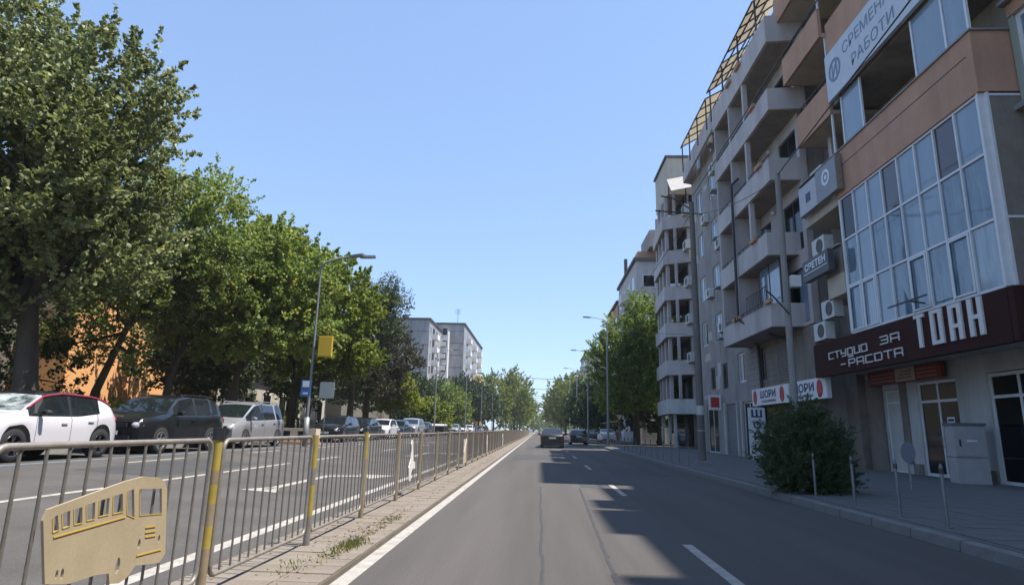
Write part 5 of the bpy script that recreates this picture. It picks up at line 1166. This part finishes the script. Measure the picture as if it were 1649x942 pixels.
def tree(name, label, base, lobes, leaf=(.12, .085), n=30000, m=None, seed=1, trunk=None, tr=.2, shoot=.7, per=26, group=None, inner=.55, up=.6, gap=.0, tonebias=0., limbs=True, spread=.13, cat='tree'):
    """lobes: (cx,cy,cz,rx,ry,rz) world. trunk: list of world points"""
    rng = np.random.default_rng(seed); root = empty(name, base, label, cat, group)
    vol = np.array([l[3]*l[4]*l[5] for l in lobes])**.8; ns = max(4, n//per); cnt = rng.multinomial(ns, vol/vol.sum())
    Cs, Ds, Ts = [], [], []
    for l, c in zip(lobes, cnt):
        if c == 0: continue
        u = rng.normal(size=(c, 3)); u /= np.linalg.norm(u, axis=1)[:, None]
        bump = 1+.13*np.sin(u[:, 0]*5+seed)*np.cos(u[:, 1]*4+seed*2)+.10*np.sin(u[:, 2]*7+u[:, 0]*6+seed)
        rr = (inner+(1-inner)*rng.random(c)**.6)*bump*rng.uniform(.85, 1.08, c)
        p0 = np.array(l[:3])+u*np.array(l[3:])*rr[:, None]
        if gap > 0:
            f = np.sin(p0[:, 0]*2.1+seed)+np.sin(p0[:, 1]*1.9+p0[:, 2]*1.3)+np.sin(p0[:, 2]*2.6-p0[:, 0]*1.1+seed*3); keep = f > -2.2+gap*2
            p0 = p0[keep]; u = u[keep]
        c = len(p0); dr = u*np.array([.8, .8, .5])+np.array([0, 0, up])+rng.normal(size=(c, 3))*.35; dr /= np.linalg.norm(dr, axis=1)[:, None]
        ln = shoot*rng.uniform(.5, 1.4, c); tone_s = rng.random(c)
        t = rng.random((c, per)); q_ = p0[:, None, :]+dr[:, None, :]*(t*ln[:, None])[:, :, None]+rng.normal(size=(c, per, 3))*spread*(1.15-t)[:, :, None]
        dl = dr[:, None, :]*.5+rng.normal(size=(c, per, 3))*.9+np.array([0, 0, -.15])
        Cs.append(q_.reshape(-1, 3)); Ds.append(dl.reshape(-1, 3)); Ts.append(np.clip(np.repeat(tone_s, per)*.55+rng.random(c*per)*.45+tonebias, 0, 1))
    C_ = np.concatenate(Cs)-np.array(base); me = leaf_mesh('crown', C_, np.concatenate(Ds), leaf[0], leaf[1], rng, np.concatenate(Ts)); me.materials.append(m)
    o = bpy.data.objects.new('crown', me); COL.objects.link(o); o.parent = root
    q = MB(); trunk = trunk or [base, (base[0], base[1], lobes[0][2])]; k = len(trunk)
    q.tube(trunk, [tr*(1.25-.75*i/(k-1)) if i else tr*1.45 for i in range(k)], 10)
    if limbs:
        t0 = Vector(trunk[-2]) if k > 2 else Vector(trunk[0]).lerp(Vector(trunk[-1]), .6); t1 = Vector(trunk[-1])
        for j, l in enumerate(lobes):
            a = t0.lerp(t1, rng.random()*.8); e = Vector(l[:3]); mid = a.lerp(e, .5)+Vector(rng.normal(size=3))*.25+Vector((0, 0, -.15*abs(e.z-a.z)))
            q.tube([a, mid, e], [tr*.5, tr*.32, tr*.14], 7)
            for s_ in range(4):
                v = rng.normal(size=3); v /= np.linalg.norm(v); v[2] = abs(v[2])*.8; f = e+Vector(v*np.array(l[3:]))*.8; q.tube([mid.lerp(e, rng.random()), (e+f)/2+Vector(rng.normal(size=3))*.15, f], [tr*.18, tr*.10, tr*.04], 5)
    q.v = [(x, y, z) for x, y, z in q.v]; q.build('trunk', bark, root, smooth=True); return root
G_pop = leafmat('leaf_deep_green', (.075, .095, .032), (.26, .285, .115), (.40, .42, .25), .3)
G_mid = leafmat('leaf_mid_green', (.082, .125, .030), (.28, .345, .10), (.44, .38, .09), .40)
G_lt = leafmat('leaf_light_green', (.09, .13, .022), (.27, .31, .06), (.38, .38, .09), .42)
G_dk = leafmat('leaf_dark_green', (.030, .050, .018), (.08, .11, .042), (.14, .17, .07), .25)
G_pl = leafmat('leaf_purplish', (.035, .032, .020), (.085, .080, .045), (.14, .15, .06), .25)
G_far = leafmat('leaf_far', (.10, .14, .035), (.25, .29, .08), (.33, .34, .12), .4)
G_yel = leafmat('leaf_yellowing', (.10, .11, .02), (.28, .25, .05), (.38, .22, .04), .4)
R = random.Random(5)
# 1 big poplar-like tree, left edge
tree('broadleaf_tree', 'huge dark glossy-leaved tree filling the upper left corner over the white crossover', (-14.3, 16.6, .5),
     [(-13.2, 16.5, 10.7, 1.65, 2.4, 2.1), (-12.9, 16.6, 8.4, 1.35, 2.4, 2.0), (-14.9, 16.5, 10.6, 1.5, 2.4, 2.0), (-18.0, 16.3, 13.4, 2.0, 3.0, 2.6), (-16.5, 15.6, 9.5, 2.8, 3.0, 3.2), (-14.0, 14.8, 8.0, 2.5, 2.5, 2.6), (-14.2, 17.8, 7.0, 2.3, 2.6, 1.8), (-16.8, 14.5, 6.4, 2.4, 2.4, 2.0), (-13.2, 16.8, 5.6, 1.5, 2.0, 1.2), (-18.4, 16, 11.5, 2.2, 2.5, 3), (-16.8, 16, 4.6, 1.4, 1.8, .9), (-14.6, 15.6, 4.5, 1.2, 1.3, .7), (-15.6, 15.8, 3.7, .8, .9, .6)],
     (.17, .125), 104000, G_pop, 3, [(-14.3, 16.6, .45), (-14.25, 16.6, 2.2), (-14.45, 16.5, 4.2), (-14.6, 16.4, 6.5)], .30, .85, 34, inner=.5, up=.8, gap=.30, spread=.095)
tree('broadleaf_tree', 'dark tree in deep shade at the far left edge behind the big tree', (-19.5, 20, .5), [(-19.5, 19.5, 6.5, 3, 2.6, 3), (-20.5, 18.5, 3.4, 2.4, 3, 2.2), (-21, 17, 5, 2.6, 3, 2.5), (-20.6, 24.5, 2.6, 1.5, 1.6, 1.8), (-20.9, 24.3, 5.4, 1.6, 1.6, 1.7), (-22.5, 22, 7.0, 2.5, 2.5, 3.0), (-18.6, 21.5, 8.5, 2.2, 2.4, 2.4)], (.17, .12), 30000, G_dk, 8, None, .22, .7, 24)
# 2 slim leaning tree with pale willow-like crown, behind black SUV
tree('broadleaf_tree', 'pale olive tree with thin leaning trunk in front of the orange house', (-18.0, 24.2, .5),
     [(-16.6, 24.5, 9.6, 1.9, 2.0, 2.0), (-15.0, 24.8, 10.6, 1.7, 2.0, 1.5), (-14.2, 25, 11.0, 1.0, 1.2, .8), (-15.9, 24.2, 7.3, 1.9, 2.0, 1.6), (-17.6, 24.0, 7.0, 1.5, 1.8, 1.5), (-13.7, 25.4, 8.4, 1.3, 1.6, 1.6), (-17.0, 23.5, 5.2, 1.0, 1.2, .7), (-18.8, 24.8, 6.3, 1.6, 1.6, .9), (-19.6, 25.2, 4.3, 1.1, 1.2, .9), (-16.9, 24.6, 3.9, .5, .8, .5)],
     (.16, .085), 40000, G_mid, 11, [(-18.0, 24.2, .45), (-17.8, 24.2, 2.4), (-17.2, 24.2, 4.2), (-16.4, 24.3, 6.6)], .16, .9, 30, inner=.3, up=.2, gap=.36, spread=.12)
# 3 forked dark tree behind the silver minivan
tree('broadleaf_tree', 'leafy tree with forked dark trunk behind the silver minivan', (-14.8, 29.2, .5),
     [(-14.2, 29.0, 9.3, 2.2, 2.2, 2.0), (-12.3, 29.5, 8.4, 2.0, 2.2, 1.8), (-16.4, 29.2, 7.4, 1.9, 2.0, 1.8), (-13.4, 28.3, 6.0, 2.1, 2.0, 1.5), (-15.6, 28.4, 5.4, 2.0, 1.8, 1.2), (-11.8, 29.5, 6.0, 1.6, 2.0, 1.3), (-13.6, 29.6, 10.3, 1.3, 1.4, .9)],
     (.19, .14), 52000, G_mid, 17, [(-14.8, 29.2, .45), (-14.75, 29.2, 2.2), (-14.6, 29.2, 3.4), (-14.3, 29.1, 5.2)], .20, .8, 32, inner=.35, up=.35, gap=.34, tonebias=.05, spread=.11)
tree('broadleaf_tree', 'second trunked tree standing left of the forked tree, behind the black off-road estate', (-16.6, 26.8, .5),
     [(-16.6, 27.0, 6.0, 1.6, 1.6, 1.2), (-15.6, 27.2, 8.0, 1.8, 1.8, 1.7), (-17.6, 27.6, 7.6, 1.6, 1.6, 1.4)], (.15, .1), 22000, G_pop, 23, [(-16.6, 26.8, .45), (-16.4, 26.8, 3.2), (-16.0, 27, 5.0)], .17, .7, 24, inner=.4, gap=.25)
# 4 tree behind the lamp
tree('broadleaf_tree', 'broad yellow-green tree behind the double-arm street lamp', (-14.9, 37, .5),
     [(-13.9, 36.6, 9.9, 2.5, 2.4, 2.2), (-11.9, 37.0, 8.8, 1.9, 2.2, 1.9), (-15.6, 37.2, 7.4, 2.2, 2.2, 2.0), (-12.6, 36.2, 6.0, 2.1, 2.0, 1.5), (-14.6, 36.4, 5.4, 2.0, 2.0, 1.2), (-11.4, 37.4, 5.2, 1.4, 1.8, 1.0)],
     (.21, .16), 44000, G_lt, 29, [(-14.9, 37, .45), (-14.8, 37, 2.5), (-14.3, 37, 5.2)], .22, .85, 32, inner=.35, up=.35, gap=.32, tonebias=-.1, spread=.12)
tree('broadleaf_tree', 'narrow yellowing treetop between the pale olive and broad yellow-green trees', (-16.5, 33.0, .5), [(-15.4, 33.2, 10.6, 1.2, 1.2, 1.3), (-15.9, 33.0, 8.6, 1.5, 1.5, 1.4), (-14.6, 33.4, 11.3, .8, .8, .7)], (.15, .1), 12000, G_yel, 31, None, .14, .7, 22, inner=.3, gap=.2)
tree('feathery_tree', 'feathery dark green tree rising beyond the street lamp head', (-13.4, 44, .5), [(-12.2, 44, 11.0, 1.6, 1.6, 1.3), (-10.9, 44, 10.2, 1.1, 1.2, .8), (-13.0, 44, 9.0, 1.8, 1.8, 1.5), (-11.6, 44, 8.2, 1.5, 1.5, 1.0)], (.16, .09), 15000, G_dk, 37, None, .15, .9, 22, inner=.25, up=.1, gap=.45, spread=.2)
tree('plum_tree', 'dark purplish plum tree behind the black and white parked cars', (-14, 50, .5), [(-13.9, 50, 8.8, 2.4, 2.6, 2.4), (-12.2, 50.5, 6.6, 2.2, 2.4, 2.0), (-15.0, 49.5, 6.2, 2.4, 2.3, 2.4), (-12.8, 49.4, 4.6, 2.0, 2.0, 1.4), (-12.1, 51, 8.0, 1.2, 1.5, 1.2)], (.17, .13), 34000, G_pl, 41, None, .2, .7, 24, inner=.45, gap=.2)
tree('young_tree', 'small bright yellow-green street tree with white painted trunk', (-12.6, 52.5, .5), [(-12.1, 52.2, 4.2, 1.5, 1.5, 1.5), (-11.3, 52.2, 3.4, 1.2, 1.2, .9), (-12.9, 52.2, 3.3, 1.1, 1.2, .9)], (.17, .13), 12000, G_lt, 43, None, .07, .5, 22, inner=.3, tonebias=.15)
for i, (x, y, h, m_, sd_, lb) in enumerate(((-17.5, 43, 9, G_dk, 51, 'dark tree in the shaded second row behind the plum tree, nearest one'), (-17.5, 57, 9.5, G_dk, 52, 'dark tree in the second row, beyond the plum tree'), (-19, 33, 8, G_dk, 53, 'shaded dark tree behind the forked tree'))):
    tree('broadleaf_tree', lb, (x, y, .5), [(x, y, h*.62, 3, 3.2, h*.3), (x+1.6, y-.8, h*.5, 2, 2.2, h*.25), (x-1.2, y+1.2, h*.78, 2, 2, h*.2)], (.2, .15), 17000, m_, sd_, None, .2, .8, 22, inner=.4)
# distant left trees
for i, (x, y, h, rr, m_, lb) in enumerate((
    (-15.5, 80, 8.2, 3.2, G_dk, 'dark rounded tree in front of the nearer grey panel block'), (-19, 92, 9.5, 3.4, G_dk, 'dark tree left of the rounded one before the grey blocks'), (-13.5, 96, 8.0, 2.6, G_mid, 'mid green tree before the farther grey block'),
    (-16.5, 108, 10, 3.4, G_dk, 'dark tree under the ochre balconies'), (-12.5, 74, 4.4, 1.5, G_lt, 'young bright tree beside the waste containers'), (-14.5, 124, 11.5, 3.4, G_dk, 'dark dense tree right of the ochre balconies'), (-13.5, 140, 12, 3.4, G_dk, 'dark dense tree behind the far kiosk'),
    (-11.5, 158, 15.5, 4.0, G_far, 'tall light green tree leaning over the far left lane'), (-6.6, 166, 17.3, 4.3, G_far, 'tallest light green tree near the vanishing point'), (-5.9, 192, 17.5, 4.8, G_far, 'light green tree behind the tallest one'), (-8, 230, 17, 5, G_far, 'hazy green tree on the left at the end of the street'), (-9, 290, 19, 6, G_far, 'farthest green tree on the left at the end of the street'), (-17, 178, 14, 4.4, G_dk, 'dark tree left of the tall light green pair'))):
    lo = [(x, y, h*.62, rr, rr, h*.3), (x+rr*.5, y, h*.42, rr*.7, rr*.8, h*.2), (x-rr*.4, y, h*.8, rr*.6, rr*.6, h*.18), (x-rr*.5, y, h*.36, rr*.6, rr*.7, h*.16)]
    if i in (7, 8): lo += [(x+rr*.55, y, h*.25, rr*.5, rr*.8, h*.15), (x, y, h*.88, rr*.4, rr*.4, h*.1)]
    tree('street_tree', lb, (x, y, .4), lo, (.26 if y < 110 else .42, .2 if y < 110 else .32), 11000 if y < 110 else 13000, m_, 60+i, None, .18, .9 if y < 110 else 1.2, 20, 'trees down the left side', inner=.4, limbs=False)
# right side trees
tree('broadleaf_tree', 'large yellow-green topped tree in front of the corner of the side street on the right', (9.3, 60.5, .1),
     [(8.6, 59, 9.4, 3.0, 2.6, 2.9), (10.4, 59, 11.2, 2.2, 2.4, 2.3), (7.1, 59, 7.6, 2.7, 2.4, 2.5), (6.9, 59, 4.6, 1.6, 2, 1.6), (10.9, 58.4, 9.2, 2.2, 2, 2), (10.2, 59.5, 7.4, 2.6, 2.6, 2.6), (8.8, 59, 4.7, 2.6, 2.4, 1.6), (11.2, 58.5, 4.6, 1.8, 2.0, 1.7), (9.6, 59, 13.2, 1.1, 1.2, 1.0)], (.21, .16), 52000, G_mid, 83, None, .26, .8, 24, inner=.5, gap=.08)
tree('broadleaf_tree', 'very dark dense tree low at the side street corner behind the bollards', (12, 63.5, .1), [(11.6, 63, 4.0, 3.0, 2.4, 2.6), (8.8, 64, 3.6, 2.2, 2.2, 2.2), (13, 63, 6.5, 2.5, 2.4, 2.5)], (.22, .16), 20000, G_dk, 85, None, .2, .8, 22)
for i, (x, y, h, rr, m_, lb) in enumerate(((9.0, 84, 8.5, 3.0, G_dk, 'dark tree beyond the side street on the right'), (8.8, 100, 9, 3.0, G_dk, 'dark tree below the terracotta roofed house'), (8.6, 118, 11, 3.2, G_dk, 'dark tree beside the fifth lamp pole'), (8.2, 136, 13.5, 3.6, G_far, 'green tree before the cream tower block'),
    (6.6, 156, 15.5, 4.2, G_far, 'tall green tree left of the cream tower block'), (6.3, 180, 17.5, 5.0, G_far, 'tall green tree leaning over the far right lane'), (7.5, 215, 16, 5, G_far, 'hazy green tree on the right at the end of the street'), (8.5, 275, 17, 5.5, G_far, 'farthest green tree on the right at the end of the street'))):
    lo = [(x, y, h*.6, rr, rr, h*.3), (x-rr*.5, y, h*.4, rr*.7, rr*.8, h*.22), (x+rr*.4, y, h*.8, rr*.6, rr*.6, h*.18), (x+rr*.4, y, h*.3, rr*.6, rr*.7, h*.2)]
    tree('street_tree', lb, (x, y, .1), lo, (.28 if y < 110 else .42, .2 if y < 110 else .32), 10000 if y < 110 else 13000, m_, 90+i, None, .18, 1.0, 20, 'trees down the right side', inner=.4, limbs=False)
for i, (x, y) in enumerate(((-3, 330), (5, 345), (-14, 320), (13, 310))):
    tree('street_tree', ['distant tree closing the view at the end of the street, left of the gap', 'distant tree closing the view at the end of the street, right of the gap', 'distant tree far left at the end of the street', 'distant tree far right at the end of the street'][i], (x, y, .1), [(x, y, 6.5, 6, 5, 5.5), (x+3, y, 4.5, 5, 5, 4), (x-2, y, 3, 5, 4, 3)], (.6, .5), 6000, G_far, 120+i, None, .3, 1.5, 16, 'trees closing the end of the street', limbs=False)
# shrub on the right pavement
tree('evergreen_shrub', 'dense dark evergreen shrub on the right pavement beside the kerb', (5.85, 14.0, .14),
     [(5.7, 14.0, .8, .8, .8, .66), (5.3, 13.7, .6, .38, .6, .42), (6.2, 14.2, .7, .45, .6, .5), (5.85, 14.0, 1.5, .36, .45, .40), (5.3, 14.1, 1.22, .34, .4, .36), (6.25, 14.0, 1.2, .34, .4, .30), (5.75, 13.6, .35, .65, .5, .25), (6.35, 14.1, .38, .4, .4, .28)],
     (.07, .022), 52000, G_dk, 131, None, .04, .34, 30, None, inner=.4, up=.45, gap=.22, limbs=False, spread=.04, cat='shrub')
for i, (x, y) in enumerate(((-17.2, 20.5), (-17.3, 23.5), (-17.6, 31), (-17.4, 35), (-17.4, 40))):
    tree('bush', ['low bush behind the railing, left of the orange wall', 'low bush in front of the orange wall', 'low bush behind the silver minivan', 'low bush behind the planter gap', 'low bush behind the dark brown hatchback'][i], (x, y, .5), [(x, y, 1.1, .8, 1.2, .6), (x+.2, y+1, 1.3, .6, .8, .7)], (.1, .07), 5000, [G_pop, G_mid, G_dk][i % 3], 140+i, None, .04, .35, 20, 'bushes behind the railing', limbs=False, spread=.07, cat='bush')

# ------------------------------------------------------------------ summer haze over the long street
hz = MB(); hz.box(-960, 960, -360, 1460, -1.2, 34); ho = hz.build('haze', [], kind='stuff')
hm = bpy.data.materials.new('haze'); hm.use_nodes = True; t = hm.node_tree; t.nodes.remove(t.nodes['Principled BSDF'])
vp = t.nodes.new('ShaderNodeVolumePrincipled'); vp.inputs['Color'].default_value = (.86, .90, .97, 1); vp.inputs['Density'].default_value = .00032; vp.inputs['Anisotropy'].default_value = .2
t.links.new(vp.outputs[0], t.nodes['Material Output'].inputs['Volume']); ho.data.materials.append(hm)
tag(ho, 'thin pale summer haze filling the air along the street', 'haze')
